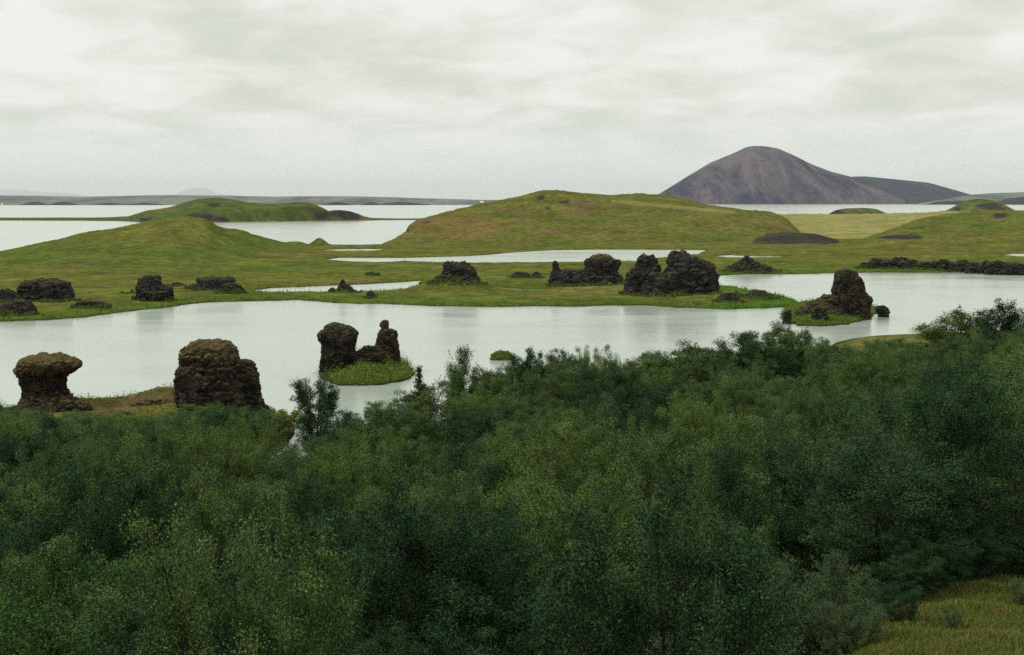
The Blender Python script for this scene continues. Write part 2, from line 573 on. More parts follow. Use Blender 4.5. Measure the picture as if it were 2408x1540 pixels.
    lush2 = sstep(11, 3, sd) * (px > 1680) * sstep(430, 400, Y)
    c = lerp(c, C_LUSH * np.array([.8, 1.05, .8]), lush2)
    c = lerp(c, np.array([.03, .035, .015]), sstep(.32, .08, h) * sstep(-1.5, 0, sd2) * .85)      # dark foot of the bank: its shade put into the colour
    return h, np.clip(c, .004, 1)


def plot(px, d):
    """world x for view column px at ground depth d"""
    return (px - CX) / F * (d * math.cos(PITCH) + (EYE - 3) * math.sin(PITCH))


pys = np.concatenate([np.arange(800, 640, -.8), np.arange(640, 545, -.55), np.arange(545, 504, -.45)])
dep = EYE * F / (pys - HZ)
cols = np.arange(-260, 2680, 4.2)
PX, DD = np.meshgrid(cols, dep)
X, Y = plot(PX, DD), DD
H, C = land(X, Y)
tag(link('meadow', grid_mesh('meadow', X, Y, H, C, H > -.3), M['land']), kind='structure')


# far island with its spits
ISLE = gpoly([(-500, 517), (0, 518.5), (180, 519), (300, 520), (340, 523), (420, 524), (520, 523), (620, 521), (740, 520), (880, 518), (1010, 517), (1200, 516), (1200, 514.5), (950, 515.2),
              (880, 514), (840, 506), (700, 503), (420, 503), (330, 508), (230, 513), (0, 513), (-500, 513)])


def isle(X, Y):
    px = px_of(X, Y, 6)
    sd = poly_sd(X, Y, ISLE) + fbm2(X, Y, 25, 3) * 6
    n = fbm2(X, Y, 70, 4, 3.0)
    h = np.where(sd > 0, (1 - np.exp(-sd / 3)) * (.9 + n * .4), -1 * (1 - np.exp(np.minimum(sd, 0) / 4)))
    a = hill(px, Y, [(285, 515, 1300), (320, 505, 1310), (345, 497, 1320), (400, 490, 1330), (430, 481, 1340), (470, 470, 1350), (510, 467, 1360), (540, 469, 1360), (580, 478, 1360), (640, 481, 1360), (690, 477, 1360),
                     (720, 477, 1360), (745, 484, 1350), (765, 494, 1340), (790, 512, 1320)], [(280, 1240), (420, 1215), (800, 1285)], 170, .8, 5, .7)
    b = hill(px, Y, [(725, 514, 1310), (750, 499, 1312), (780, 491, 1314), (805, 485, 1316), (825, 483, 1316), (840, 489, 1316), (860, 503, 1314), (882, 515, 1310)], [(720, 1290), (890, 1290)], 90, .8, 3, .9)
    hh = np.maximum(a, b)
    h = h + (hh + n * 1.2 * sstep(1, 5, hh)) * sstep(-1, 8, sd)
    n2 = fbm2(X, Y, 60, 4, 9.0)
    c = np.broadcast_to(C_GREEN * np.array([.92, .92, 1.15]), X.shape + (3,)).copy()
    c = lerp(c, C_HEATH * .85, n2 * 2.0 + .12)
    pyh = py_of(Y, h)
    sp = sum(gauss(px, pyh, *g) for g in ((470, 508, 42, 11), (520, 516, 22, 5), (340, 517, 16, 6), (505, 482, 22, 6), (755, 506, 24, 12), (820, 505, 26, 14), (800, 500, 18, 8)))
    c = lerp(c, C_LAVA, sstep(.35, .8, sp + n2 * .5) * .95)
    c = lerp(c, C_HEATH * .7, sstep(1.2, .4, h) * .8)
    return h, np.clip(c, .004, 1)


PX, DD = np.meshgrid(np.arange(-260, 1080, 3.4), np.concatenate([np.linspace(1195, 1420, 150), np.linspace(1425, 1640, 60)]))
X, Y = plot(PX, DD), DD
H, C = isle(X, Y)
tag(link('island', grid_mesh('island', X, Y, H, C, H > -.3), M['isle']), kind='structure')


def islet(name, pts, front, back, spots, Ys, pxs, heath=.1):
    PX, DD = np.meshgrid(np.arange(pxs[0], pxs[1], 2.0), np.linspace(Ys[0], Ys[1], 90))
    X, Y = plot(PX, DD), DD
    px = px_of(X, Y, 6)
    n = fbm2(X, Y, 40, 4, 4.0)
    h = hill(px, Y, pts, front, back, .8, 3, .8)
    h = h + n * .8 * sstep(1, 3, h) - .4
    c = np.broadcast_to(C_GREEN * np.array([.9, .9, 1.1]), X.shape + (3,)).copy()
    c = lerp(c, C_HEATH * .9, n * 1.6 + heath)
    pyh = py_of(Y, h)
    sp = sum(gauss(px, pyh, *g) for g in spots)
    c = lerp(c, C_LAVA, sstep(.35, .75, sp + n * .4))
    tag(link(name, grid_mesh(name, X, Y, h, np.clip(c, .004, 1), h > -.3), M['isle']), kind='structure')


islet('island', [(1935, 508, 1800), (1950, 502, 1805), (1965, 493, 1810), (1990, 489, 1815), (2030, 487, 1820), (2060, 490, 1820), (2085, 501, 1815), (2110, 508, 1800)],
      [(1930, 1760), (2110, 1760)], 120, ((1965, 500, 22, 7), (2040, 503, 30, 4)), (1740, 1960), (1925, 2125), .3)
islet('island', [(2212, 499, 1900), (2235, 489, 1910), (2262, 474, 1920), (2290, 467, 1930), (2310, 466, 1930), (2335, 471, 1930), (2365, 482, 1925), (2392, 496, 1910), (2405, 501, 1900)],
      [(2210, 1850), (2410, 1850)], 140, ((2325, 484, 34, 9), (2250, 492, 14, 9), (2345, 493, 20, 5)), (1840, 2090), (2205, 2412), .1)

# ------------------------------------------------------------------ far shore and mountains


def far_ridge(name, pts, front, back, Ys, pxs, mat, step=5, q=1.0, lin=.5, nz=(0, 300), k=5, rows=70):
    PX, DD = np.meshgrid(np.arange(pxs[0], pxs[1], step), np.linspace(Ys[0], Ys[1], rows))
    X = (PX - CX) / F * DD
    Y = DD
    h = hill(PX, Y, pts, front, back, q, k, lin)
    if nz[0]:
        n = ridged(np.stack([X.ravel() / nz[1], Y.ravel() / nz[1] * .5, h.ravel() / nz[1] * .2], 1), 4).reshape(X.shape)
        top = np.maximum(h.max(0, keepdims=True), 1)
        h = h + nz[0] * n * np.sin(np.clip(h / top, 0, 1) * np.pi)
    h = h - .6
    tag(link(name, grid_mesh(name, X, Y, h, None, h > -.3), mat), kind='structure')


far_ridge('far_shore', [(-300, 460, 6300), (0, 459, 6300), (100, 460, 6300), (200, 462, 6300), (300, 460, 6300), (400, 458, 6300), (480, 459, 6300), (560, 460, 6300), (650, 462, 6300), (720, 461, 6300), (830, 461, 6300), (930, 463.5, 6300),
                        (1000, 466, 6300), (1080, 468, 6300), (1180, 471, 6300), (1350, 473, 6300), (1560, 474, 6300)],
          [(-300, 5120), (600, 5150), (1560, 5300)], 500, (5080, 6790), (-300, 1580), M['far'], 6, .7, .6, (5, 260))
for k_, (a, b, t) in enumerate(((55, 118, 473), (120, 190, 474), (225, 300, 476), (300, 390, 476), (760, 830, 474), (850, 900, 474), (880, 1010, 474.5))):
    far_ridge('lava_hill', [(a, 481, 5180), (a + (b - a) * .25, t + 2, 5185), (a + (b - a) * .45, t, 5190), (a + (b - a) * .7, t + 1.5, 5190), (b, 481, 5180)],
              [(0, 5110), (2400, 5110)], 90, (5100, 5290), (a - 5, b + 5), M['lavahill'] if 'lavahill' in M else M.setdefault('lavahill', mat_mountain('lava_heap', (.022, .022, .040, 1), (.04, .036, .05, 1), (.022, .022, .035, 1))), 3, .7, .7, (3, 60), 3, 30)
far_ridge('mountain', [(1480, 480, 7000), (1520, 470, 7000), (1543, 459, 7000), (1580, 436, 7000), (1618, 412, 7000), (1645, 396, 7000), (1668, 382, 7000), (1717, 362, 7000), (1735, 354, 7000), (1750, 346, 7000), (1767, 343, 7000), (1795, 344, 7000), (1825, 349, 7000),
                       (1862, 365, 7000), (1904, 386, 7000), (1949, 403, 7000), (1999, 416, 7000), (2040, 432, 6900), (2090, 455, 6800), (2130, 482, 6700)],
          [(1480, 6100), (2130, 6080)], 1300, (6060, 8400), (1470, 2140), M['mountain'], 2.5, .85, .9, (20, 230), 3, 170)
far_ridge('mountain', [(1880, 480, 7300), (1960, 425, 7400), (2000, 415, 7400), (2032, 414.5, 7400), (2107, 422, 7300), (2177, 429, 7200), (2218, 440, 7100), (2260, 452, 7000), (2310, 466, 6900), (2380, 481, 6800)],
          [(1880, 6250), (2400, 6200)], 1000, (6200, 8400), (1880, 2400), M['hill_hazed'], 4, .85, .8, (8, 300), 3, 90)
far_ridge('far_shore', [(2150, 481, 6000), (2190, 472, 6050), (2230, 466, 6100), (2280, 457, 6300), (2322, 454, 6400), (2408, 451, 6400), (2700, 450, 6400)],
          [(2150, 5700), (2700, 5700)], 300, (5650, 6720), (2150, 2700), M['far'], 5, .8, .6, (6, 260))
far_ridge('lava_hill', [(2170, 481, 5650), (2200, 473, 5660), (2290, 471, 5660), (2340, 474, 5660), (2365, 466, 5660), (2408, 461, 5660), (2600, 460, 5660)], [(2170, 5550), (2600, 5550)], 80, (5540, 5760), (2170, 2600), M['lavahill'], 4, .7, .7, (3, 60), 3, 30)
M['ghost'] = mat_mountain('hazed_distant_rock', (.30, .35, .43, 1), (.36, .40, .46, 1), (.25, .30, .38, 1))  # pale blue stands in for thick haze over these far mountains
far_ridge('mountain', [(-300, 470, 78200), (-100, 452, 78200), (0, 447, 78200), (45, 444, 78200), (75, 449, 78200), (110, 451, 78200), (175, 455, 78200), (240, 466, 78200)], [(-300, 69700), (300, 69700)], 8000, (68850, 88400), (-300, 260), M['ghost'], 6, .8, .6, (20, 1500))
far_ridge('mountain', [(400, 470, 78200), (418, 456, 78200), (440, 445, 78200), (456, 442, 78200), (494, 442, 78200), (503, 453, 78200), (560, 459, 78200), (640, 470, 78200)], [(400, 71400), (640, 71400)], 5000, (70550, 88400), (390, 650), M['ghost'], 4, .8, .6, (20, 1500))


def house(px, py, Y, w_, d_, h_, label):
    p = ground_at(px, py, 0)
    r = link('farmhouse', None)
    b = at_depth(px, py, Y)
    r.location = (b[0], Y, b[2] - 1.0)
    tag(r, label, 'house')
    x, y = w_ / 2, d_ / 2
    V = np.array([(-x, -y, 0), (x, -y, 0), (x, y, 0), (-x, y, 0), (-x, -y, h_), (x, -y, h_), (x, y, h_), (-x, y, h_), (-x, 0, h_ + w_ * .22), (x, 0, h_ + w_ * .22)])
    me = bpy.data.meshes.new('wall')
    me.from_pydata(V.tolist(), [], [(0, 1, 5, 4), (2, 3, 7, 6), (1, 2, 6, 9, 5), (3, 0, 4, 8, 7)])
    link('wall', me, M['white'], r)
    e = .4
    o = w_ * .22 * e / y
    a, bq = h_ - o + .05, h_ + w_ * .22 + .05
    V = [(-x - e, -y - e, a), (x + e, -y - e, a), (x + e, 0, bq), (-x - e, 0, bq), (x + e, y + e, a), (-x - e, y + e, a)]
    me = bpy.data.meshes.new('roof')
    me.from_pydata(V + [(p_[0], p_[1], p_[2] + .3) for p_ in V], [], [(0, 1, 2, 3), (3, 2, 4, 5), (6, 9, 8, 7), (9, 11, 10, 8), (0, 6, 7, 1), (4, 10, 11, 5), (1, 7, 8, 2), (2, 8, 10, 4), (0, 3, 9, 6), (3, 5, 11, 9)])
    link('roof', me, M['white'], r)


house(1133, 478.5, 5350, 13, 9, 6, 'tiny white farmhouse on the far lake shore left of the big green hill')
house(5, 483, 5100, 5, 5, 8, 'tiny white building on the far shore at the left edge of the photo')


# ------------------------------------------------------------------ near wooded slope
NEAR = gpoly([(-700, 950), (-300, 958), (-60, 962), (0, 968), (60, 958), (110, 950), (200, 950), (300, 948), (400, 945), (470, 955), (560, 968), (650, 985), (690, 1002), (690, 1030), (672, 1050),
              (640, 1075), (610, 1120), (610, 1135), (660, 1130), (700, 1085), (760, 1062), (860, 1062), (960, 1062), (1060, 1035), (1140, 990), (1230, 975), (1330, 955), (1420, 945), (1500, 930), (1600, 912), (1700, 895),
              (1780, 885), (1840, 878), (1890, 850), (1930, 822), (1965, 806), (2000, 797), (2060, 791), (2150, 787), (2230, 785), (2408, 775), (2700, 765), (3300, 755)])
NEAR = NEAR + [(400, -60), (-300, -60)]
DK = [0, 12, 18, 24, 30, 38, 50, 65, 80, 95, 115, 150, 240]
ZL = [18.2, 14.0, 11.2, 8.6, 6.8, 5.2, 3.9, 2.7, 1.8, 1.2, .8, .6, .5]
ZR = [18.2, 14.6, 12.6, 11.4, 10.6, 9.6, 6.6, 4.4, 3.1, 2.3, 1.6, .9, .6]


def near_z(X, Y):
    px = CX + F * X / np.maximum(Y, 22)
    wgt = sstep(1560, 2150, px)
    z = np.interp(Y, DK, ZL) * (1 - wgt) + np.interp(Y, DK, ZR) * wgt
    sd = poly_sd(X, Y, NEAR) + fbm2(X, Y, 6, 3) * .7
    n = fbm2(X, Y, 5, 3, 1.0)
    h = np.where(sd > 0, .35 * (1 - np.exp(-np.maximum(sd, 0) / .8)) + (z - .3) * sstep(0, 9, sd) + n * .22 * sstep(1, 4, sd), -1.2 * (1 - np.exp(np.minimum(sd, 0) / 2)))
    for (ax, ay, hh, sx, sy) in ((300, 958, .5, 5.5, 3.2), (110, 965, .6, 4.0, 3.5), (400, 962, 1.5, 3.0, 3.0), (510, 985, 1.3, 5, 4), (650, 1005, .6, 2.5, 3)):
        g = ground_at(ax, ay)
        h = h + hh * np.exp(-(((X - g[0]) / sx) ** 2 + ((Y - g[1]) / sy) ** 2)) * sstep(-.5, 2, sd)
    return h, sd, px


def clear_edge(px):
    return np.interp(px, [1900, 1960, 2060, 2200, 2408, 2700], [24, 28, 31.7, 35.2, 39, 41.5])


def near(X, Y):
    h, sd, px = near_z(X, Y)
    n3 = fbm2(X, Y, 7, 4, 6.0)
    n4 = fbm2(X, Y, 2.2, 4, 2.0)
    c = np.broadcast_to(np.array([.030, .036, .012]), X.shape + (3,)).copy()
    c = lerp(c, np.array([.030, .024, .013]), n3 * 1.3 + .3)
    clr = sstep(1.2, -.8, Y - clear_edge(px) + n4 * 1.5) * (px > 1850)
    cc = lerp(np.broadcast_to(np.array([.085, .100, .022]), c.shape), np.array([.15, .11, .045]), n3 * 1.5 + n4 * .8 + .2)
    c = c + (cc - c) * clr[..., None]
    strip = sstep(0, 3, sd) * (Y > 150) * (px > 1850)
    c = lerp(c, lerp(np.broadcast_to(C_DRY, c.shape), C_GREEN, n3 * 2 + .4), strip * .9)
    rid = (px < 720) * (Y > 118) * (px > -100)
    c = lerp(c, lerp(np.broadcast_to(np.array([.105, .078, .040]), c.shape), C_OLIVE, n3 * 2 + .5), rid * .95)
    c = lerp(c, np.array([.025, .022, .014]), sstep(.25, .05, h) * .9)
    return h, np.clip(c, .004, 1)


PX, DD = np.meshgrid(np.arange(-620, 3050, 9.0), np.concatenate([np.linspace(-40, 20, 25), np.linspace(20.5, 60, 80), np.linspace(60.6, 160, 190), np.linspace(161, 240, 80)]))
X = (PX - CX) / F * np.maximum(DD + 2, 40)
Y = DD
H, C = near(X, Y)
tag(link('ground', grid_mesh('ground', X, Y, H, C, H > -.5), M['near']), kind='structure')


def zat(x, y):
    h, sd, px = near_z(np.array([[x]]), np.array([[y]]))
    return float(h[0, 0])


# ------------------------------------------------------------------ lava rocks
def lathe(bm, rows, Y, dr, dy=0.0, n=26, seed=0):
    r_ = np.random.default_rng(seed)
    pts = [(at_depth(l, py, Y), at_depth(r, py, Y)) for py, l, r in rows]
    z = np.array([p[0][2] for p in pts])[::-1]
    xl = np.array([p[0][0] for p in pts])[::-1]
    xr = np.array([p[1][0] for p in pts])[::-1]
    zz = np.linspace(z[0], z[-1], max(8, int((z[-1] - z[0]) / max(.12, (z[-1] - z[0]) / 34))))
    L, Rr = np.interp(zz, z, xl), np.interp(zz, z, xr)
    a = (Rr - L) / 2
    am = np.convolve(np.pad(a, 3, 'edge'), np.ones(7) / 7, 'valid')
    b = dr * (am * .65 + a * .35)
    ph = r_.uniform(0, 6.28, 4)
    th = np.linspace(0, 2 * np.pi, n, endpoint=False)
    rad = 1 + .08 * np.sin(3 * th + ph[0]) * np.abs(np.sin(th)) + .06 * np.sin(5 * th + ph[1]) * np.abs(np.sin(th))
    rings = []
    for k in range(len(zz)):
        cxn, syn = np.cos(th), np.sin(th)
        ex = .62
        x = (L[k] + Rr[k]) / 2 + a[k] * np.sign(cxn) * np.abs(cxn) ** ex
        y = Y + dy + b[k] * rad * np.sign(syn) * np.abs(syn) ** ex
        rings.append([bm.verts.new((x[i], y[i], zz[k])) for i in range(n)])
    for k in range(len(rings) - 1):
        for i in range(n):
            bm.faces.new((rings[k][i], rings[k][(i + 1) % n], rings[k + 1][(i + 1) % n], rings[k + 1][i]))
    bm.faces.new(rings[0][::-1])
    bm.faces.new(rings[-1])


def rock_mesh(name, cols, Y, dr, amp, org, voxel, seed, strata=.5):
    bm = bmesh.new()
    for k, c in enumerate(cols):
        opt = c[0] if isinstance(c[0], dict) else {}
        rows = c[1:] if isinstance(c[0], dict) else c
        lathe(bm, rows, Y, opt.get('dr', dr), opt.get('dy', 0.0), 26, seed + k)
    bm.normal_update()
    me = bpy.data.meshes.new(name)
    bm.to_mesh(me)
    bm.free()
    me.transform(__import__('mathutils').Matrix.Translation(Vector(org) * -1))
    o = bpy.data.objects.new('tmp', me)
    COL.objects.link(o)
    md = o.modifiers.new('r', 'REMESH')
    md.mode, md.voxel_size = 'VOXEL', voxel
    dg = bpy.context.evaluated_depsgraph_get()
    out = bpy.data.meshes.new_from_object(o.evaluated_get(dg))
    bpy.data.objects.remove(o)
    out.name = name
    n = len(out.vertices)
    v = np.empty(n * 3, np.float32)
    out.vertices.foreach_get('co', v)
    v = v.reshape(-1, 3).astype(float)
    nm = np.empty(n * 3, np.float32)
    out.vertices.foreach_get('normal', nm)
    nm = nm.reshape(-1, 3)
    s = amp
    p = v + seed * 13.7
    # big knobs, broken blocks with cracks between, craggy ridges, thin ledges
    d = fbm(p / (s * 4.8), 2) * .6 + (ridged(p / (s * 3.0), 5, .58) - .2) * .72 + fbm(p / (s * .8), 3) * .22
    wp = p + np.stack([noise3(p / (s * 2) + 3), noise3(p / (s * 2) + 31), noise3(p / (s * 2) + 57)], 1) * s * .7
    for cs, wgt in ((s * 5.0, .62), (s * 2.2, .26)):
        f1, f2, cid = cells(wp / np.array([cs, cs, cs * .8]))
        d = d + wgt * ((cid - .5) * 1.1 - .9 * sstep(.16, .0, f2 - f1))
    zz = v[:, 2] / (s * 1.5) + noise3(p / (s * 3.5)) * .8
    d = d + strata * (np.abs((zz % 1.0) * 2 - 1) ** 2 - .4) * .45
    v = v + nm * (d * s)[:, None]
    out.vertices.foreach_set('co', v.astype(np.float32).ravel())
    out.polygons.foreach_set('use_smooth', np.ones(len(out.polygons), bool))
    out.update()
    return out


RN = [0]
SKIRT = []


def rock(name, cat, label, base, parts, mat='basalt', dr=.85, amp=None, group=None, voxel=None, strata=.5, Y=None):
    """base: (px, py) where the rock meets the ground; parts: {part name: [columns of (py, left, right)]} or a list of columns"""
    RN[0] += 1
    if Y is None:
        Y = float(ground_at(base[0], base[1], .3)[1])
    single = not isinstance(parts[0][0], str)
    allc = parts if single else sum((p[2] for p in parts), [])
    rows = [r for c in allc for r in c if not isinstance(r, dict)]
    wid = (max(r[2] for r in rows) - min(r[1] for r in rows)) * Y / F
    hgt = (max(r[0] for r in rows) - min(r[0] for r in rows)) * Y / F
    size = min(wid, hgt * 1.5)
    amp = amp or max(.07, size * .062)
    voxel = voxel or max(.05, max(wid, hgt) / 95)
    if 230 < Y < 430:
        SKIRT.append((min(r[1] for r in rows), max(r[2] for r in rows), Y, wid * dr * .45))
    o = at_depth(base[0], base[1], Y)
    org = (float(o[0]), Y, float(o[2]))
    if single:
        ob = link(name, rock_mesh(name, parts, Y, dr, amp, org, voxel, RN[0], strata), M[mat])
        ob.location = org
    else:
        ob = link(name, None)
        ob.location = org
        for k, (pn, pm, cols_, *am) in enumerate(parts):
            link(pn, rock_mesh(pn, cols_, Y, dr, am[0] if am else amp, org, voxel, RN[0] * 3 + k, strata), M[pm], ob)
    tag(ob, label, cat, group)
    return ob


# the two big stacks behind the thicket
rock('rock_stack', 'rock', 'mushroom shaped brown lava stack with a wide overhanging cap on a narrow neck', (110, 966),
     [('cap', 'mossy_lava', [[(831, 100, 142), (834, 90, 152), (839, 66, 163), (846, 50, 178), (853, 46, 186), (860, 47, 187), (866, 41, 180), (872, 39, 172), (877, 42, 163), (881, 50, 155)]]),
      ('neck', 'brown_lava', [[(872, 46, 164), (880, 44, 160), (891, 50, 155), (905, 53, 154), (916, 56, 155), (928, 56, 159), (938, 52, 170), (948, 48, 182), (960, 42, 205), (975, 36, 225), (1000, 30, 235)]])], dr=.8, amp=.22)
rock('rock_stack', 'rock', 'big dome topped brown lava stack with a square right shoulder, behind the left thicket', (515, 985),
     [('cap', 'mossy_lava', [[(799, 480, 508), (802, 466, 522), (807, 455, 538), (815, 438, 545), (824, 429, 551), (834, 426, 555), (844, 424, 559), (854, 425, 558), (860, 427, 553), (866, 432, 545), (870, 440, 540)]]),
      ('body', 'brown_lava', [[(860, 425, 556), (866, 418, 562), (874, 415, 566), (895, 414, 572), (920, 417, 582), (940, 419, 592), (965, 422, 600), (985, 418, 620), (1010, 410, 640)],
                              [{'dy': -.3, 'dr': .9}, (845, 572, 588), (849, 564, 597), (858, 556, 600), (868, 550, 601), (880, 545, 607), (892, 543, 611), (915, 543, 611), (935, 543, 613), (950, 550, 624), (965, 555, 636), (985, 555, 648), (1010, 550, 655)],
                              [{'dy': -1.6, 'dr': .7}, (880, 448, 500), (900, 436, 520), (940, 432, 540), (985, 428, 560), (1010, 425, 570)]])], dr=.85, amp=.25)

rock('boulder', 'rock', 'low dark ledge at the right foot of the mushroom rock', (180, 985), [[(944, 150, 180), (949, 140, 196), (958, 134, 214), (975, 128, 226), (995, 125, 232)]], 'brown_lava', dr=.6, amp=.28, Y=129)
rock('boulder', 'rock', 'flat brown ledge on the ridge between mushroom and dome rocks', (350, 975), [[(938, 340, 395), (944, 318, 412), (955, 300, 418), (985, 290, 420)]], 'mossy_lava', dr=.5, amp=.25, Y=131)
rock('boulder', 'rock', 'small grey stone below the olive ridge at the edge of the thicket', (300, 990), [[(968, 282, 300), (974, 272, 318), (985, 268, 322), (995, 268, 322)]], 'brown_lava', dr=.6, amp=.2, Y=125)

# pair of pillars on the grassy islet
rock('rock_pillar', 'rock', 'thick dark lava pillar with overhanging head, left of two on the grassy islet', (790, 880),
     [[(760, 782, 797), (763, 774, 806), (768, 764, 822), (774, 757, 832), (783, 750, 839), (790, 746, 840), (797, 750, 839), (806, 755, 837), (820, 756, 835), (836, 757, 834), (845, 754, 830), (855, 753, 823), (871, 754, 806), (900, 754, 800)],
      [{'dy': .4, 'dr': .5}, (813, 868, 892), (820, 850, 896), (828, 836, 900), (840, 825, 905), (860, 815, 905), (890, 810, 905)]], 'brown_lava', dr=.8, amp=.22)
rock('rock_pillar', 'rock', 'slender brown lava pillar with a knob on top, right of two on the islet', (915, 868),
     [('body', 'brown_lava', [[(775, 899, 928), (779, 893, 932), (786, 890, 934), (795, 887, 934.5), (808, 883, 935), (820, 876, 937), (834, 868, 940), (852, 866, 939), (870, 864, 940), (890, 890, 942)]]),
      ('knob', 'mossy_lava', [[(752.5, 900, 909), (756, 896, 912), (762, 894.5, 914), (768, 895.5, 914), (774, 896, 915), (780, 896, 918)]])], dr=.85, amp=.2)

# right tower on its islet
rock('rock_stack', 'rock', 'tall brown lava tower with a square top on the islet in the right channel', (1995, 745),
     [[(633.5, 1980, 1990), (636, 1968, 2011), (642, 1964, 2016), (650, 1962, 2019), (656, 1962, 2026), (668, 1961, 2029), (680, 1958, 2033), (690, 1957, 2036), (697, 1957, 2047), (706, 1957, 2051), (716, 1952, 2047), (726, 1946, 2044), (750, 1940, 2046)],
      [{'dy': -1.5}, (692, 1932, 1952), (700, 1916, 1962), (710, 1900, 1966), (720, 1886, 1970), (732, 1870, 1980), (750, 1860, 1986)]], 'brown_lava', dr=.75, amp=.32)
rock('boulder', 'rock', 'dark jagged boulder in front of the tall brown tower on the grassy islet', (1925, 752),
     [[(720, 1918, 1926), (724, 1912, 1936), (732, 1908, 1943), (742, 1908, 1946), (756, 1906, 1946)]], 'basalt', amp=.3, Y=229)
rock('boulder', 'rock', 'small black boulder at the left waterline of the grassy islet with the tall tower', (1850, 757),
     [[(730, 1852, 1858), (734, 1846, 1860), (742, 1842, 1860), (750, 1841, 1858), (762, 1840, 1860)]], 'basalt', amp=.25)
rock('boulder', 'rock', 'rounded black boulder lying alone in the water right of the tall brown tower', (2076, 741),
     [[(718.5, 2068, 2078), (721, 2061, 2085), (727, 2059, 2090), (734, 2061, 2092), (741, 2066, 2090), (748, 2066, 2090)]], 'basalt', amp=.2)

# large double block and its neighbour
rock('rock_outcrop', 'rock', 'largest black lava block, with a lower tower on its left half', (1575, 697),
     [[(597, 1512, 1538), (600, 1506, 1543), (606, 1501, 1549), (615, 1500, 1551), (624, 1499, 1550), (632, 1488, 1550), (640, 1477, 1551), (657, 1469, 1553), (686, 1463, 1558), (710, 1460, 1560)],
      [(588.5, 1588, 1612), (592, 1580, 1616), (598, 1573, 1620), (606, 1570, 1645), (612, 1568, 1660), (620, 1569, 1676), (630, 1568, 1681), (642, 1556, 1683), (664, 1548, 1684), (680, 1546, 1688), (694, 1544, 1690), (710, 1544, 1690)],
      [{'dy': -2.5, 'dr': .7}, (642, 1530, 1560), (655, 1520, 1575), (690, 1510, 1590), (710, 1505, 1595)]], 'basalt', dr=.6, amp=.62)
rock('rock_outcrop', 'rock', 'black lava outcrop with a thin finger at its left end and mossy block right', (1375, 672),
     [('finger', 'basalt', [[(613, 1302, 1309), (616, 1299, 1312), (621, 1298, 1314), (626, 1299, 1313), (632, 1299, 1316), (638, 1297, 1322), (648, 1293, 1332), (659, 1290, 1342), (680, 1287, 1350)]], .26),
      ('body', 'basalt', [[(634, 1328, 1372), (640, 1318, 1385), (650, 1310, 1390), (668, 1300, 1400), (682, 1298, 1400)],
                          [(606, 1388, 1432), (609, 1380, 1452), (614, 1376, 1459), (622, 1376, 1459), (628, 1377, 1455), (639, 1373, 1452), (650, 1369, 1462), (660, 1362, 1464), (672, 1356, 1464), (686, 1354, 1464)]]),
      ('mossy_cap', 'mossy_lava', [[(597, 1402, 1426), (600, 1394, 1434), (604, 1388, 1440), (610, 1383, 1446)]])], dr=.6, amp=.5)
rock('rock_outcrop', 'rock', 'craggy black lava block standing on a green mound left of the middle', (1075, 690),
     [[(617, 1050, 1066), (621, 1045, 1085), (626, 1044, 1108), (636, 1043, 1118), (645, 1040, 1122), (650, 1024, 1125), (662, 1017, 1131), (675, 1015, 1134), (710, 1010, 1140)],
      [{'dy': -4.2, 'dr': .8}, (664, 1064, 1106), (672, 1056, 1112), (682, 1058, 1102), (692, 1062, 1094), (700, 1066, 1088), (712, 1066, 1088)],
      [{'dy': .5}, (616.5, 1078, 1092), (620, 1074, 1104), (630, 1070, 1110), (650, 1060, 1118)]], 'basalt', dr=.6, amp=.5, Y=303)
# small rocks by the long pond
rock('boulder', 'rock', 'pointed dark rock with low shoulders standing by the long pond', (808, 692),
     [[(657, 803.5, 806.5), (661, 801, 809), (668, 797, 815), (674, 795, 824), (680, 793, 832), (688, 791, 842), (700, 790, 845)]], 'basalt', dr=.7, amp=.28)
rock('boulder', 'rock', 'low dark boulder at the left foot of the pointed rock by the pond', (780, 691), [[(677, 778, 784), (681, 773, 789), (687, 771, 791), (698, 770, 792)]], 'basalt', amp=.2)
rock('boulder', 'rock', 'brownish boulder on the near shore just right of the pointed rock', (872, 703), [[(685, 866, 876), (690, 863, 881), (697, 862, 881), (704, 862, 878), (712, 862, 878)]], 'rubble', amp=.2)
rock('boulder', 'rock', 'small lone dark boulder on the meadow above the long pond', (877, 651), [[(638, 871, 875), (642, 869, 881), (648, 867, 886), (656, 866, 888)]], 'basalt', amp=.2)
rock('boulder', 'rock', 'left of two low grey rocks left of the finger rock', (1225, 657), [[(639, 1214, 1234), (643, 1206, 1243), (650, 1201, 1247), (664, 1198, 1250)]], 'rubble', dr=.6, amp=.35)
rock('boulder', 'rock', 'right of two low grey rocks left of the finger rock', (1262, 658), [[(639, 1256, 1265), (645, 1251, 1270), (652, 1248, 1273), (664, 1246, 1275)]], 'rubble', dr=.7, amp=.3)
# left group
rock('rock_outcrop', 'rock', 'large black lava block with a flat broad top at the left edge of the meadow', (110, 713),
     [[(656, 84, 134), (659, 76, 142), (664, 52, 162), (672, 46, 165), (680, 42, 167), (690, 48, 170), (700, 45, 173), (712, 55, 178), (725, 50, 182)],
      [{'dy': 1}, (659, 54, 70), (664, 49, 78), (676, 48, 85), (700, 42, 95)]], 'basalt', dr=.6, amp=.45)
rock('rock_outcrop', 'rock', 'low dark lava hump at the left frame edge below the flat topped block', (40, 742),
     [[(703, 46, 64), (709, 30, 72), (718, -8, 78), (728, -24, 82), (738, -30, 84), (752, -30, 84)]], 'basalt', dr=.6, amp=.4)
rock('boulder', 'rock', 'dark jagged lump at the left frame edge touching the flat topped block', (20, 716), [[(681, 0, 20), (687, -8, 36), (697, -14, 46), (710, -20, 56), (724, -20, 60)]], 'basalt', dr=.6, amp=.35)
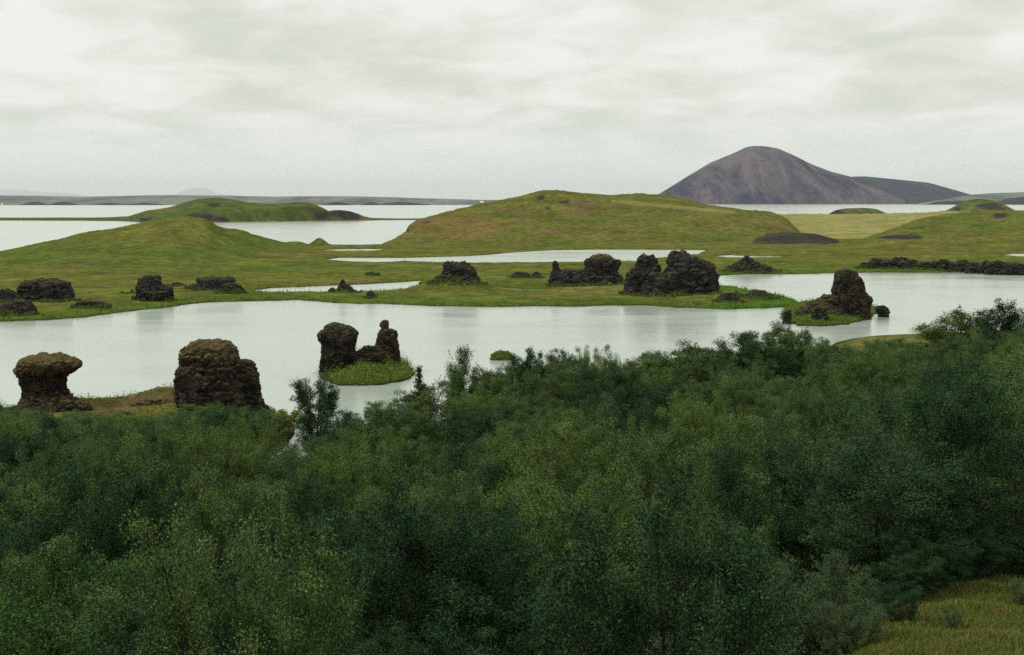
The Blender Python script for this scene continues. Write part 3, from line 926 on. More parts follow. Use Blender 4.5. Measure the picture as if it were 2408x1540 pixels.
rock('boulder', 'rock', 'long low black ledge trailing to the right from the flat topped block', (216, 727), [[(709, 182, 236), (713, 176, 250), (719, 176, 254), (728, 178, 256), (738, 178, 256)]], 'basalt', dr=.25, amp=.28)
rock('rock_outcrop', 'rock', 'jagged dark grey rock with a notched head, second outcrop from the left', (368, 707),
     [[(649, 340, 371), (653, 333, 375), (660, 328, 378), (668, 325, 380), (678, 323, 404), (690, 322, 406), (712, 318, 408)],
      [{'dy': -3, 'dr': .7}, (684, 348, 400), (692, 346, 398), (706, 360, 392), (718, 360, 394)],
      [{'dr': .5}, (656, 325, 340), (664, 324, 350), (676, 322, 360), (686, 322, 370)]], 'basalt', dr=.6, amp=.38)
rock('boulder', 'rock', 'small grey rock left of the notched dark rock', (306, 695), [[(682, 309, 314), (687, 305, 318), (693, 294, 320), (702, 292, 322)]], 'rubble', amp=.2)
rock('boulder', 'rock', 'small flat rock right of the notched dark rock', (418, 677), [[(664, 406, 424), (668, 402, 431), (674, 400, 433), (684, 400, 433)]], 'rubble', dr=.6, amp=.2)
rock('rock_outcrop', 'rock', 'flat slab topped dark rock with rusty top, third outcrop from the left', (508, 686),
     [[(651, 500, 540), (654, 466, 548), (658, 462, 551), (665, 466, 551), (672, 470, 552), (684, 468, 555), (698, 468, 556)]], 'rubble', dr=.6, amp=.35)
rock('boulder', 'rock', 'dark rounded lump leaning against the right end of the slab topped rock', (545, 693), [[(666, 535, 552), (672, 524, 564), (682, 518, 572), (692, 516, 577), (704, 516, 577)]], 'basalt', amp=.3)
rock('boulder', 'rock', 'small grey lump at the left end of the slab topped rock', (454, 683), [[(668, 452, 464), (673, 443, 469), (681, 440, 470), (692, 440, 470)]], 'rubble', amp=.22)
# right group
rock('rock_outcrop', 'rock', 'pointed black rock with wide low skirts behind the right end of the largest block', (1757, 640),
     [[(602.5, 1751, 1758), (606, 1746, 1764), (612, 1738, 1771), (620, 1727, 1790), (628, 1712, 1812), (638, 1700, 1828), (650, 1696, 1832)]], 'basalt', dr=.4, amp=.55)
rock('boulder', 'rock', 'pinkish grey rubble slope between the largest black block and the tall tower islet', (1790, 706),
     [[(683, 1772, 1796), (688, 1762, 1806), (696, 1750, 1816), (706, 1738, 1826), (718, 1735, 1830)]], 'rubble', dr=.5, amp=.35)
rock('boulder', 'rock', 'low mossy rubble at the right foot of the largest black block', (1715, 712), [[(689, 1700, 1724), (696, 1690, 1736), (706, 1682, 1744), (722, 1680, 1746)]], 'rubble', dr=.5, amp=.35)
rr_ = np.random.default_rng(8)
for k_, (a, b, t, bs) in enumerate(((2020, 2062, 619, 631), (2042, 2096, 609, 632), (2078, 2138, 607, 631), (2112, 2180, 612, 632), (2150, 2226, 614, 633), (2190, 2262, 609, 634), (2232, 2312, 613, 635), (2276, 2350, 615, 638), (2320, 2392, 613, 641), (2362, 2424, 617, 642), (2400, 2460, 615, 642))):
    m_ = a + (b - a) * rr_.uniform(.3, .7)
    rock('boulder', 'rock', 'dark lava rock in the long row lining the far bank at right', ((a + b) / 2, bs + 2),
         [[(t + 4, a + 4, m_), (t + 7, a, b - 4), (bs - 4, a - 3, b + 3), (bs, a - 5, b + 6), (bs + 8, a - 6, b + 8)], [{'dy': rr_.uniform(-1.5, 1.5), 'dr': .7}, (t, m_ - 9, m_ + 7), (t + 3, m_ - 14, m_ + 12), (bs + 4, m_ - 20, m_ + 18)]],
         'basalt', dr=.35, amp=.62, group='lava rocks in the row along the far right bank', strata=.8)
rock('boulder', 'rock', 'dark rock hollow high on the right hill near the frame edge', (2352, 514), [[(501, 2342, 2360), (505, 2335, 2367), (511, 2336, 2369), (518, 2334, 2370)]], 'basalt', dr=.5, amp=.6, Y=812)


# ------------------------------------------------------------------ grassy islets (ground of the water's own little islands)
def small_islet(pts, hgt, seed):
    P = gpoly(pts)
    xs, ys = [p[0] for p in P], [p[1] for p in P]
    X, Y = np.meshgrid(np.linspace(min(xs) - 2, max(xs) + 2, 110), np.linspace(min(ys) - 2, max(ys) + 2, 90))
    sd = poly_sd(X, Y, P) + fbm2(X, Y, 2.2, 4, seed) * 1.1
    h = np.where(sd > 0, .3 * (1 - np.exp(-sd / .4)) + hgt * sstep(0, max(sd.max(), 1), sd) ** .8 + fbm2(X, Y, 1.5, 3, seed + 3) * .2 * sstep(0, 1, sd), -.8 * (1 - np.exp(np.minimum(sd, 0) / 1)))
    c = np.broadcast_to(C_LUSH * .7, X.shape + (3,)).copy()
    c = lerp(c, np.array([.03, .025, .015]), sstep(.3, .1, h))
    tag(link('islet', grid_mesh('islet', X, Y, h, np.clip(c, .004, 1), h > -.4), M['near']), kind='structure')
    m = sd > .15
    return np.stack([X[m], Y[m], h[m]], 1)


def leaves_mesh(name, C, A, B):
    """rhombic leaves: centres C, half axes A (long) and B (wide)"""
    n = len(C)
    V = np.stack([C - A, C + B * .9 - A * .1, C + A, C - B * .9 - A * .1], 1).reshape(-1, 3)
    Q = np.arange(n * 4).reshape(n, 4)
    return mesh_np(name, V, Q)


def rand_dirs(n, r, up=0.0):
    d = r.normal(size=(n, 3))
    d[:, 2] += up
    return d / np.linalg.norm(d, axis=1)[:, None]


def leaf_set(C, L, Wd, r, up=0.0, droop=0.0):
    n = len(C)
    A = rand_dirs(n, r, -droop)
    N = rand_dirs(n, r, up)
    B = np.cross(N, A)
    B /= np.linalg.norm(B, axis=1)[:, None] + 1e-6
    l = r.uniform(.7, 1.3, n)[:, None]
    return C, A * l * L / 2, B * l * Wd / 2


def tuft_cover(name, pts, n, h, L, Wd, mat, seed, label=None):
    r = np.random.default_rng(seed)
    c = pts[r.integers(0, len(pts), n)] + r.normal(size=(n, 3)) * np.array([.35, .35, 0])
    clump = np.clip(.5 + noise3(c * np.array([.6, .6, 0]) + seed), .08, 1.3)
    c[:, 2] += r.uniform(0, 1, n) ** 1.2 * h * clump ** 1.6 * 1.3
    o = link(name, leaves_mesh(name, *leaf_set(c, L, Wd, r, .6)), M[mat])
    return tag(o, kind='stuff')


P1 = small_islet([(752, 876), (756, 888), (775, 900), (800, 906), (850, 907), (900, 904), (945, 897), (970, 888), (973, 876), (965, 862), (945, 852), (900, 850), (800, 850), (762, 858)], 1.4, 3.0)
tuft_cover('ground_cover', P1, 16000, .75, .17, .1, 'lush', 31)
g0 = ground_at(860, 885)
tuft_cover('ground_cover', P1[(np.abs(P1[:, 0] - g0[0] + 2) < 4.5)], 4500, .95, .16, .1, 'lime', 37)
P2 = small_islet([(1838, 748), (1848, 758), (1880, 766), (1925, 768), (1985, 764), (2040, 752), (2062, 738), (2058, 722), (2000, 716), (1900, 714), (1855, 718), (1838, 735)], 1.2, 7.0)
tuft_cover('ground_cover', P2, 17000, .6, .2, .12, 'lush', 33)


def tussock(px, py, wpx, hpx, label):
    b = ground_at(px, py)
    s = b[1] / F
    a, hh = wpx * s / 2, hpx * s
    r = np.random.default_rng(41)
    th, ph = np.meshgrid(np.linspace(0, 2 * np.pi, 28), np.linspace(0, np.pi / 2, 10))
    rr = 1 + .12 * np.sin(3 * th + 1) + .10 * np.sin(5 * th + 2.2 * ph)
    me = grid_mesh('tussock', a * rr * np.cos(th) * np.cos(ph), a * .8 * rr * np.sin(th) * np.cos(ph), hh * .8 * np.sin(ph) - .1, None)
    root = link('grass_tussock', None)
    root.location = (b[0], b[1] + a * .6, 0)
    tag(root, label, 'tussock')
    link('base', me, mat_plain('tussock_peat', (.03, .04, .015, 1), (.05, .06, .02, 1)), root)
    n = 5200
    d = rand_dirs(n, r)
    d[:, 2] = np.abs(d[:, 2])
    c = d * np.array([a, a * .8, hh * .85]) * (1 + .22 * noise3(d * 3.1) + r.uniform(-.14, .14, n))[:, None]
    link('grass_blades', leaves_mesh('grass_blades', *leaf_set(c, .26, .07, r)), M['lush'], root)


tussock(1180, 847, 50, 22, 'small round green tussock alone in the open water right of the two pillars')
rock('boulder', 'rock', 'tiny dark stone in the water touching the round green tussock', (1205, 841), [[(836, 1203, 1206), (839, 1200, 1209), (845, 1199, 1211)]], 'basalt', amp=.05, voxel=.05)


# ------------------------------------------------------------------ trees
def tube(V, Q, P, rad, n):
    """append a tapered tube along points P"""
    P = np.asarray(P)
    base = sum(len(v) for v in V)
    T = np.gradient(P, axis=0)
    T /= np.linalg.norm(T, axis=1)[:, None] + 1e-9
    ref = np.where(np.abs(T[:, 2:3]) > .9, np.array([[1., 0, 0]]), np.array([[0, 0, 1.]]))
    U = np.cross(T, ref)
    U /= np.linalg.norm(U, axis=1)[:, None] + 1e-9
    Wv = np.cross(T, U)
    th = np.linspace(0, 2 * np.pi, n, endpoint=False)
    ring = P[:, None] + rad[:, None, None] * (np.cos(th)[None, :, None] * U[:, None] + np.sin(th)[None, :, None] * Wv[:, None])
    V.append(ring.reshape(-1, 3))
    m = len(P)
    i = np.arange(m * n).reshape(m, n) + base
    Q.append(np.stack([i[:-1], np.roll(i[:-1], -1, 1), np.roll(i[1:], -1, 1), i[1:]], -1).reshape(-1, 4))


def broadleaf(seed, H=5.0, Wr=2.0, stems=6, br=14, per=46, leaf=(.085, .058), spread=.2, upright=.35, low=.2, shoots=.5, dome=.45):
    """several stems from one stool; branches that end in leafy sprays with gaps between them. returns (wood mesh, leaf mesh)"""
    r = np.random.default_rng(seed)
    V, Q, LC = [], [], []

    def spray(c, rad, m):
        p = rand_dirs(m, r) * (r.uniform(0, 1, m) ** .5)[:, None] * np.array([1, 1, .9]) * rad
        return c + p

    for s in range(stems):
        az = s / stems * 6.283 + r.uniform(-.5, .5)
        out = Wr * r.uniform(.35, .85) * (1.0 if s else .15)
        top = H * (1 - dome * (out / Wr) ** 1.7) * r.uniform(.8, .97)
        t = np.linspace(0, 1, 9)
        wob = np.cumsum(r.normal(size=(9, 2)) * .075 * H / 5, 0)
        P = np.stack([np.cos(az) * (out * t ** .8 + .1) + wob[:, 0] * t, np.sin(az) * (out * t ** .8 + .1) + wob[:, 1] * t, top * t], 1)
        tube(V, Q, P, np.interp(t, [0, 1], [.055, .008]) * H / 5, 5)
        for b in range(br):
            tb = low + (1 - low) * ((b + r.uniform(0, 1)) / br)
            p0 = np.array([np.interp(tb, t, P[:, k]) for k in range(3)])
            ln = (.30 + .62 * (1 - tb) ** .7) * Wr * r.uniform(.5, 1.05) * .85
            a2 = r.uniform(0, 6.283) if r.uniform() < .5 else az + r.normal() * .9
            el = r.uniform(.0, .7) + upright * tb
            d = np.array([math.cos(a2) * math.cos(el), math.sin(a2) * math.cos(el), math.sin(el)])
            u = np.linspace(0, 1, 5)[:, None]
            B = p0 + d * ln * u + np.array([0, 0, .30 * ln]) * u ** 2 + r.normal(size=(5, 3)) * .05 * u
            tube(V, Q, B, np.linspace(.014, .004, 5) * H / 5, 3)
            for q in range(3):
                tt = (.56, .80, 1.02)[q] + r.uniform(-.08, .08)
                c = np.array([np.interp(tt, u[:, 0], B[:, k]) for k in range(3)]) + r.normal(size=3) * spread * .45
                LC.append(spray(c, spread * r.uniform(.75, 1.5), int(per * r.uniform(.6, 1.35))))
        for q in range(5):
            tt = .8 + .05 * q
            c = np.array([np.interp(tt, t, P[:, k]) for k in range(3)]) + r.normal(size=3) * spread * .6
            LC.append(spray(c, spread * r.uniform(.8, 1.3), per))
        for q in range(3 if r.uniform() < shoots else 0):            # thin leafy shoots above the dome
            p1 = P[-1] + np.array([r.normal() * .28, r.normal() * .28, -.1])
            e = p1 + np.array([r.normal() * .14, r.normal() * .14, H * r.uniform(.05, .13)])
            u = r.uniform(0, 1, per // 2)[:, None]
            LC.append(p1 * (1 - u) + e * u + r.normal(size=(per // 2, 3)) * .05 * (1.3 - u))
    LCa = np.concatenate(LC)
    LCa[:, 2] = np.maximum(LCa[:, 2], .06)
    k = H / max(np.sort(LCa[:, 2])[int(len(LCa) * .994)], .1)
    LCa[:, 2] *= k
    W3 = np.concatenate(V)
    W3[:, 2] *= k
    return mesh_np('trunk', W3, np.concatenate(Q), True), leaves_mesh('crown', *leaf_set(LCa, leaf[0], leaf[1], r, .75, .15))


def conifer(seed, H=5.0, Wr=1.0, whorls=17, per=7, dens=46):
    r = np.random.default_rng(seed)
    V, Q, LC, AD = [], [], [], []
    t = np.linspace(0, 1, 8)
    P = np.stack([.06 * np.sin(t * 3 + seed), .05 * np.cos(t * 2.5), H * t], 1)
    P[:, :2] -= P[0, :2]
    tube(V, Q, P, np.interp(t, [0, 1], [.075, .008]) * H / 5, 6)
    for k in range(whorls):
        tb = .06 + .92 * (k / (whorls - 1)) ** .92
        z0 = H * tb
        for b in range(per):
            az = b / per * 6.283 + k * 1.1 + r.uniform(-.3, .3)
            ln = (Wr * (1 - tb) ** .85 * r.uniform(.3, 1.15) + .1) * (1 if b % 3 else r.uniform(.3, 1.2))
            el = .0 + .45 * tb + r.uniform(-.15, .4)
            d = np.array([math.cos(az) * math.cos(el), math.sin(az) * math.cos(el), math.sin(el)])
            u = np.linspace(0, 1, 4)[:, None]
            B = np.array([0, 0, z0]) + d * ln * u + np.array([0, 0, .16 * ln]) * u ** 2
            tube(V, Q, B, np.linspace(.012, .004, 4), 3)
            m = int(dens * (.35 + ln / Wr))
            tt = r.uniform(.05, 1.05, m)
            c = np.stack([np.interp(tt, u[:, 0], B[:, q]) for q in range(3)], 1)
            LC.append(c + r.normal(size=(m, 3)) * (.05 + .09 * tt[:, None] * (b % 2)))
            AD.append(np.tile(d, (m, 1)))
    c, ad = np.concatenate(LC), np.concatenate(AD)
    A = ad + rand_dirs(len(c), r) * .75
    A /= np.linalg.norm(A, axis=1)[:, None]
    B = np.cross(A, rand_dirs(len(c), r))
    B /= np.linalg.norm(B, axis=1)[:, None] + 1e-6
    return mesh_np('trunk', np.concatenate(V), np.concatenate(Q), True), leaves_mesh('crown', c, A * .085, B * .03)


def snag(seed, H=3.0):
    r = np.random.default_rng(seed)
    V, Q = [], []

    def grow(p, d, ln, rad, lev):
        u = np.linspace(0, 1, 5)[:, None]
        B = p + d * ln * u + np.cumsum(r.normal(size=(5, 3)) * .03 * ln, 0) * u
        tube(V, Q, B, np.linspace(rad, rad * .5, 5), 4)
        if lev:
            for k in range(4):
                q = .35 + .6 * k / 3
                dd = d + rand_dirs(1, r, .4)[0] * .75
                grow(B[min(4, int(q * 4))], dd / np.linalg.norm(dd), ln * .55, rad * .5, lev - 1)

    for k in range(3):
        d = np.array([.35 * math.cos(k * 2.1), .35 * math.sin(k * 2.1), 1])
        grow(np.zeros(3), d / np.linalg.norm(d), H * .6, .03, 3)
    return mesh_np('trunk', np.concatenate(V), np.concatenate(Q), True)


PROTO = {}


def proto(kind, wood, crown, mat, H, Wr):
    wood.materials.append(M['bark'])
    crown.materials.append(M[mat])
    PROTO.setdefault(kind, []).append((wood, crown, H, Wr))


for k_ in range(6):
    proto('birch', *broadleaf(100 + k_, 6.0, 2.9, 8 + k_ % 3, 12, 205, (.056, .036), .27, .4, .12, 1.0), 'birch', 6.0, 2.9)
for k_ in range(3):
    proto('dark', *broadleaf(200 + k_, 6.0, 2.6, 8, 12, 205, (.058, .040), .27, .3, .10, .8), 'dark', 6.0, 2.6)
for k_ in range(3):
    proto('willow', *broadleaf(300 + k_, 4.5, 2.0, 9, 12, 80, (.075, .028), .20, .9, .1, 1), 'willow', 4.5, 2.0)
for k_ in range(2):
    proto('rowan', *broadleaf(400 + k_, 5.0, 2.4, 8, 14, 75, (.11, .05), .30, .2, .1), 'rowan', 5.0, 2.4)
for k_ in range(3):
    proto('slim', *broadleaf(700 + k_, 5.0, 1.3, 7, 18, 84, (.07, .045), .23, .45, .08, .6, .3), 'birch', 5.0, 1.2)
for k_ in range(3):
    proto('slimdark', *broadleaf(720 + k_, 5.0, 1.3, 7, 18, 84, (.07, .047), .23, .45, .08, .4, .3), 'dark', 5.0, 1.2)
for k_ in range(3):
    proto('conifer', *conifer(500 + k_, 5.0, 1.7 + .3 * k_, 13, 6, 110), 'needle', 5.0, 1.3 + .2 * k_)
for k_ in range(2):
    proto('lime', *broadleaf(600 + k_, 2.0, 1.3, 6, 10, 40, (.10, .06), .16, .3, .15), 'lime', 2.0, 1.3)

NAME = {'birch': ('birch_tree', 'tree'), 'dark': ('birch_tree', 'tree'), 'slim': ('birch_tree', 'tree'), 'slimdark': ('birch_tree', 'tree'), 'willow': ('willow_bush', 'bush'), 'rowan': ('rowan_tree', 'tree'), 'conifer': ('conifer_tree', 'tree'), 'lime': ('willow_bush', 'bush')}
NT_ = [0]


def plant(kind, x, y, H, Wd, label, group=None, rz=None, z=None):
    k = NT_[0]
    NT_[0] += 1
    ps = PROTO[kind]
    wood, crown, h0, w0 = ps[k % len(ps)]
    root = link(NAME[kind][0], None)
    root.location = (x, y, (zat(x, y) if z is None else z) - .05)
    root.rotation_euler = (0, 0, random.uniform(0, 6.28) if rz is None else rz)
    root.scale = (Wd / 2 / w0, Wd / 2 / w0, H / h0)
    tag(root, label, NAME[kind][1], group)
    link('trunk', wood, None, root)
    link('crown', crown, None, root)
    return root


# trees that stand out: (kind, px, top py, depth, width in px, label)
STAND = [
    ('slimdark', 744, 890, 104, 84, 'small dark tree beside the inlet, left of the two pillars on the islet'),
    ('conifer', 986, 866, 108, 78, 'slim dark conifer with one thin spire below the right end of the pillar islet'),
    ('slim', 948, 925, 107, 96, 'low olive birch left of the slim dark conifer below the islet'),
    ('slim', 1030, 898, 108, 100, 'bushy olive birch between the slim dark conifer and the tall ragged spired birch'),
    ('slim', 1086, 822, 112, 70, 'olive green birch with a tall ragged spire left of the round tussock'),
    ('slim', 1135, 872, 112, 80, 'small olive birch at the right side of the tall ragged spired one'),
    ('slim', 812, 972, 92, 50, 'short pale birch at the lower edge of the inlet water, below the pillar islet'),
    ('slimdark', 1246, 822, 118, 62, 'dark green birch leaning right, just below the round tussock in the water'),
    ('birch', 1330, 822, 120, 130, 'broad green birch with several pointed tops, first right of the leaning dark birch'),
    ('birch', 1415, 815, 118, 110, 'tall rounded birch at the left side of the narrow water gap in the tree line'),
    ('slim', 1535, 845, 120, 88, 'birch just right of the narrow water gap in the tree line'),
    ('slim', 1600, 810, 124, 120, 'birch with a pale bushy top between the water gap and the dark twin headed birch'),
    ('slimdark', 1690, 818, 126, 92, 'dark birch with a knobbly left top, left half of a dark pair'),
    ('slimdark', 1738, 786, 128, 104, 'dark dense birch standing highest left of the tall grey green tree'),
    ('slim', 1810, 764, 132, 106, 'tall narrow grey green tree in the tree line, below the islet with the tower'),
    ('slim', 1888, 778, 136, 74, 'thin grey green tree with see through crown below the tower islet'),
    ('slim', 1932, 800, 140, 44, 'slight little tree against the water where the grassy point begins'),
    ('slim', 2100, 800, 150, 90, 'low round birch at the edge of the dry grass on the point'),
    ('slim', 2250, 731, 150, 128, 'loose green tree with open crown standing against the water at the right'),
    ('slimdark', 2325, 731, 148, 88, 'dark twin pointed tree second from the right edge against the water'),
    ('slimdark', 2378, 711, 146, 100, 'dark tree with a round head highest at the right edge of the photo'),
    ('slimdark', 8, 950, 112, 70, 'dark tree at the left edge of the photo in front of the mushroom rock'),
    ('birch', 500, 950, 106, 110, 'green birch directly in front of the dome topped lava stack'),
    ('slimdark', 595, 965, 104, 96, 'dark birch under the right shoulder of the dome topped lava stack'),
    ('lime', 668, 962, 119, 104, 'yellow green bush at the water edge right of the dome topped stack'),
    ('lime', 628, 964, 117, 92, 'lime bush between the dome topped stack and the water edge bush'),
    ('willow', 1790, 1272, 36, 330, 'pale feathery willow bush left of the grassy clearing'),
    ('willow', 1935, 1318, 33, 230, 'pale slender willow with separate upright shoots at the left edge of the clearing'),
    ('willow', 1535, 1245, 42, 190, 'pale leafy willow shoot standing out in the dark thicket at the bottom middle'),
    ('willow', 440, 1235, 44, 200, 'grey green willow with whitish leaves in the dark left thicket'),
    ('willow', 1650, 1430, 27, 260, 'pale willow bush at the bottom edge left of the clearing'),
    ('willow', 1990, 1400, 29.5, 170, 'low willow bush at the left corner of the clearing'),
    ('rowan', 60, 1180, 47, 330, 'bright green broad leaved rowan at the left edge of the thicket'),
    ('rowan', 205, 1300, 36, 300, 'bright green rowan with large leaf sprays near the lower left'),
    ('rowan', 80, 1420, 28, 380, 'large leaved rowan in the bottom left corner'),
    ('dark', 370, 1020, 80, 190, 'dark spreading tree hiding the low ridge between mushroom and dome rocks'),
    ('dark', 640, 1115, 77, 150, 'dark tree at the left below the small glimpse of inlet water'),
    ('dark', 1400, 965, 78, 80, 'narrow dark shadowed birch in the middle of the thicket'),
]
PLACED = []
for kind, px, py, d, wpx, label in STAND:
    x = (px - CX) / F * (d * math.cos(PITCH) + 15 * math.sin(PITCH))
    zt = at_depth(px, py, d)[2]
    zg = zat(x, d)
    if zg < .15:
        zg = .15
    plant(kind, x, d, max(zt - zg, 1.0), wpx * d / F * 1.25, label, z=zg)
    PLACED.append((x, d, wpx * d / F / 2))

for kind, px, d, hh, wd, label in (
        ('willow', 2385, 33.5, .8, 1.1, 'little bush on the clearing near the right frame edge'),
        ('willow', 2215, 30.5, .5, .7, 'low seedling bush in the clearing at the bottom edge of the photo'),
        ('dark', 2085, 31.5, .9, 1.3, 'small dark shrub at the left corner of the grassy clearing'),
        ('lime', 455, 124, 1.0, 3.4, 'bush at the left foot of the dome topped lava stack'),
        ('lime', 290, 122, .8, 3.4, 'low bush on the olive ridge between mushroom and dome rocks'),
        ('birch', 190, 121, 1.2, 3.2, 'low green bush at the right foot of the mushroom rock'),
        ('birch', 72, 122, 1.3, 3.0, 'low green bush at the left foot of the mushroom rock'),
        ('lime', 640, 116, 1.1, 3.0, 'lowest yellow green bush at the bank right of the dome topped stack')):
    x = (px - CX) / F * (d + 1.5)
    plant(kind, x, d, hh, wd, label)

for px in (2120, 2175, 2235, 2290, 2345, 2400, 2450):
    d = float(clear_edge(px)) + random.uniform(.6, 1.5)
    plant('dark', (px - CX) / F * (d + 1.3), d, random.uniform(1.2, 2.1), random.uniform(2.0, 2.8), 'dark low shrub along the wood edge behind the grassy clearing', 'low shrubs along the edge of the clearing')

# bare bush in the gap
sx = ground_at(1165, 990)
o = link('bare_bush', None)
o.location = (sx[0], sx[1] - 4, .4)
tag(o, 'leafless twiggy bush against the water below the round tussock', 'bush')
sn = snag(9, 3.4)
sn.materials.append(M['twig'])
link('branches', sn, None, o)

# upper edge of the thicket against the water, as heights the trees reach there
ENVX = [-200, 0, 40, 60, 240, 420, 440, 600, 640, 700, 760, 860, 930, 960, 1040, 1150, 1158, 1204, 1214, 1290, 1400, 1475, 1485, 1500, 1600, 1650, 1760, 1850, 1862, 1880, 1950, 2000, 2200, 2230, 2408, 2700]
ENVY = [940, 955, 965, 970, 975, 975, 948, 966, 1008, 1060, 1000, 985, 955, 925, 893, 900, 918, 918, 868, 848, 838, 868, 915, 862, 842, 850, 830, 818, 878, 830, 806, 800, 798, 780, 772, 760]
LABELS = {
    'nl': ('dark birch in the thick left foreground thicket below the mushroom rock', 'birches of the left foreground thicket'),
    'nm': ('green birch in the thick middle foreground thicket at the bottom of the photo', 'birches of the middle foreground thicket'),
    'nr': ('dark shaded birch in the right foreground wood above the grassy clearing', 'birches above the grassy clearing'),
    'fl': ('low birch in the far left thicket at the foot of the brown lava stacks', 'birches below the lava stacks'),
    'fm': ('light green birch in the middle of the wood near the lake shore', 'birches of the middle wood near the shore'),
    'fr': ('green birch on the wooded right point running out to the dry grass strip', 'birches on the wooded right point'),
}
cand = []
for _ in range(9000):
    d = 23 + (152 - 23) * rng.uniform() ** .72
    px = rng.uniform(-260, 2680)
    cand.append(((px - CX) / F * d * 1.005, d, px))
count = 0
for x, d, px in cand:
    if count >= 270:
        break
    if px > 1930 and d < clear_edge(px) + 1.0:
        continue
    gap = 3.5 + .0165 * d
    if any((x - a) ** 2 + (d - b) ** 2 < (gap * .5 + min(c, 3.0) * .42) ** 2 for a, b, c in PLACED):
        continue
    h, sd, _p = near_z(np.array([[x]]), np.array([[d]]))
    if sd[0, 0] < 1.2:
        continue
    zg = float(h[0, 0])
    if px < 720 and d > 121:
        continue
    if px > 1960 and d > 146:
        continue
    Hh = rng.uniform(3.6, 7.2)
    zmax = at_depth(px, np.interp(px, ENVX, ENVY) + (rng.uniform(-16, 8) if 1180 < px < 1900 else rng.uniform(-4, 16) if px < 1900 else rng.uniform(-4, 8)), d)[2]
    Hh = min(Hh, zmax - zg)
    if 585 < px < 705 and d < 103:
        Hh = min(Hh, at_depth(px, 1128, d)[2] - zg)
    if Hh < 1.3:
        continue
    wd = gap * 1.3 * rng.uniform(.85, 1.2) * min(1, .5 + Hh / 8)
    kind = 'dark' if rng.uniform() < (.62 if (px > 1900 and d < 75) or (150 < px < 650 and 28 < d < 52) else .6 if d < 36 else .3 if d < 60 else .2) else 'birch'  # dark leaves favoured where the wood is shaded: shade put into leaf colour
    if d < 70 and rng.uniform() < .13:
        plant('willow', x, d, Hh * .8, wd * .8, 'grey green willow bush scattered among the birches of the near thicket', 'willows scattered in the near thicket', z=zg)
        PLACED.append((x, d, gap * .45))
        continue
    zone = ('n' if d < 58 else 'f') + ('l' if px < 760 else 'm' if px < 1650 else 'r')
    plant(kind, x, d, Hh, wd, *LABELS[zone], z=zg)
    PLACED.append((x, d, gap * .5))
    count += 1
print('trees', count, len(STAND), d)

# ------------------------------------------------------------------ undergrowth and grass
r = np.random.default_rng(77)
n = 150000
d = r.uniform(26, 43.5, n)
px = r.uniform(1900, 2520, n)
ok = d < clear_edge(px) + .8
x, d = ((px - CX) / F * d)[ok], d[ok]
h, _, _ = near_z(x[None], d[None])
z = h[0]
den = np.clip(.6 + noise3(np.stack([x * .8, d * .8, x * 0], 1)), .5, 1.4)
L = r.uniform(.08, .26, len(x)) * den
c = np.stack([x, d, z + L * .4], 1)
A = np.stack([r.normal(size=len(x)) * .35, r.normal(size=len(x)) * .35, np.ones(len(x))], 1) * (L * .5)[:, None]
th = r.uniform(0, 6.28, len(x))
B = np.stack([np.cos(th), np.sin(th), 0 * th], 1) * .012
tag(link('grass', leaves_mesh('grass', c, A, B), M['drygrass']), kind='stuff')

# undergrowth below the trees
n = 90000
d = 24 + 120 * r.uniform(0, 1, n) ** 1.4
px = r.uniform(-200, 2600, n)
x = (px - CX) / F * d
h, sd, _ = near_z(x[None], d[None])
ok = (sd[0] > .5) & ~((px > 1930) & (d < clear_edge(px) + .5)) & ~((px < 720) & (d > 122)) & ~((px > 1900) & (d > 150))
x, d, z = x[ok], d[ok], h[0][ok]
c = np.stack([x, d, z + r.uniform(.02, .7, len(x)) * np.clip(.6 + noise3(np.stack([x * .4, d * .4, x * 0], 1)), .1, 1.3)], 1)
tag(link('undergrowth', leaves_mesh('undergrowth', *leaf_set(c, .16, .09, r, .5)), M['dark']), kind='stuff')

# grass growing up round the feet of the meadow rocks
xs, ys = [], []
for l_, r_2, Y_, dp in SKIRT:
    m_ = int(60 + 22 * (r_2 - l_))
    t_ = r.uniform(-1, 1, m_)
    xs.append(plot((l_ + r_2) / 2 + t_ * ((r_2 - l_) / 2 + 6), Y_))
    ys.append(Y_ - dp * np.sqrt(np.maximum(0, 1 - t_ * t_)) - r.exponential(.7, m_) + .4)
x, d = np.concatenate(xs), np.concatenate(ys)
h = land(x[None], d[None])[0][0]
ok = h > .1
x, d, h = x[ok], d[ok], h[ok]
L = r.uniform(.3, .95, len(x)) * np.clip(.7 + noise3(np.stack([x * .35, d * .35, 0 * x], 1)) * 1.2, .2, 1.6)
c = np.stack([x, d, h + L * .35], 1)
A = np.stack([r.normal(size=len(x)) * .4, r.normal(size=len(x)) * .4, np.ones(len(x))], 1) * (L * .5)[:, None]
th = r.uniform(0, 6.28, len(x))
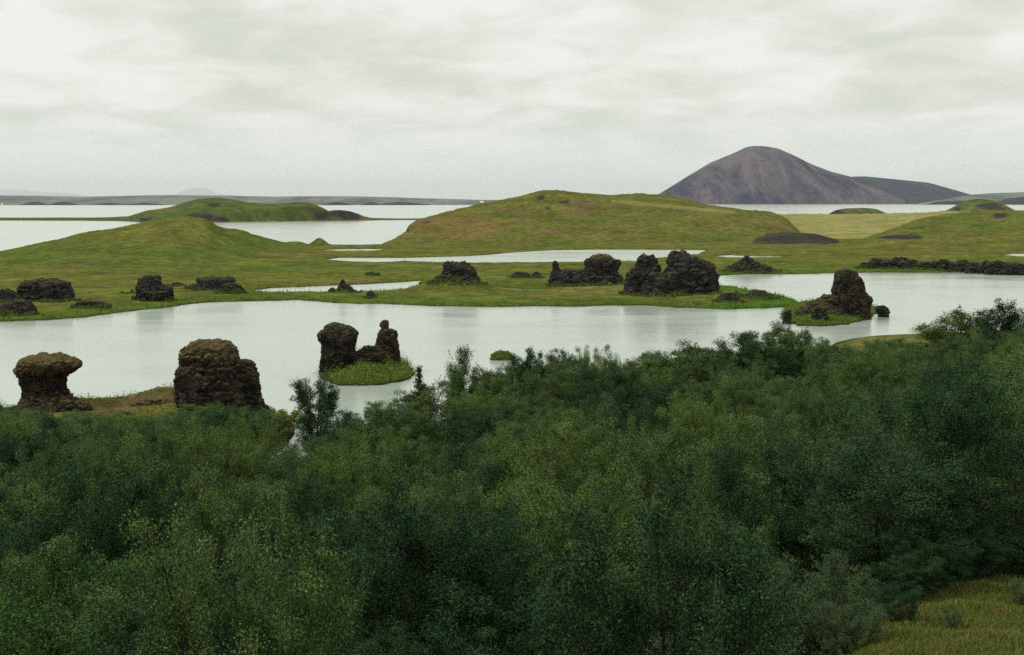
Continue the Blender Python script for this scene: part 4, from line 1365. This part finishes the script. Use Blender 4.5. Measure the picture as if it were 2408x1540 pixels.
B = np.stack([np.cos(th), np.sin(th), 0 * th], 1) * .12
tag(link('grass', leaves_mesh('grass', c, A, B), M['turf']), kind='stuff')

# mossy growth on the bank between the two near stacks
m_ = 9000
px = r.uniform(150, 720, m_)
d = r.uniform(112, 140, m_)
x = (px - CX) / F * (d + 1.6)
h, sd, _ = near_z(x[None], d[None])
ok = sd[0] > .3
x, d, h = x[ok], d[ok], h[0][ok]
q = noise3(np.stack([x * .5, d * .5, 0 * x], 1))
c = np.stack([x, d, h + r.uniform(0, .5, len(x)) * np.clip(.4 + q * 1.4, .05, 1.2)], 1)
tag(link('ground_cover', leaves_mesh('ground_cover', *leaf_set(c, .17, .10, r, .6)), M['moss']), kind='stuff')

# sedge along the meadow shore
n = 60000
px = r.uniform(-60, 2470, n)
d = EYE * F / (r.uniform(600, 760, n) - HZ)
x = plot(px, d)
h, _ = land(x[None], d[None])
h = h[0]
ok = (h > .06) & (h < .45)
x, d, h = x[ok], d[ok], h[ok]
L = r.uniform(.3, .75, len(x)) * np.where(d > 330, .45, 1)
c = np.stack([x, d, h + L * .35], 1)
A = np.stack([r.normal(size=len(x)) * .3, r.normal(size=len(x)) * .3, np.ones(len(x))], 1) * (L * .5)[:, None]
th = r.uniform(0, 6.28, len(x))
B = np.stack([np.cos(th), np.sin(th), 0 * th], 1) * .09
tag(link('sedge', leaves_mesh('sedge', c, A, B), M['lush']), kind='stuff')
print('sedge', len(x))

# ------------------------------------------------------------------ the air
V = np.array([(a, b, c) for a in (-75000, 75000) for b in (-400, 95000) for c in (-3.5, 900)], float)
Q = np.array([[0, 1, 3, 2], [4, 6, 7, 5], [0, 4, 5, 1], [2, 3, 7, 6], [0, 2, 6, 4], [1, 5, 7, 3]])
hm, t = new_mat('air')
pv = t.new('ShaderNodeVolumePrincipled', {'Color': (.93, .96, .98, 1), 'Density': 1.7e-5, 'Anisotropy': 0.0})
t.new('ShaderNodeOutputMaterial', {1: pv})
tag(link('haze', mesh_np('haze', V, Q), hm), kind='stuff')
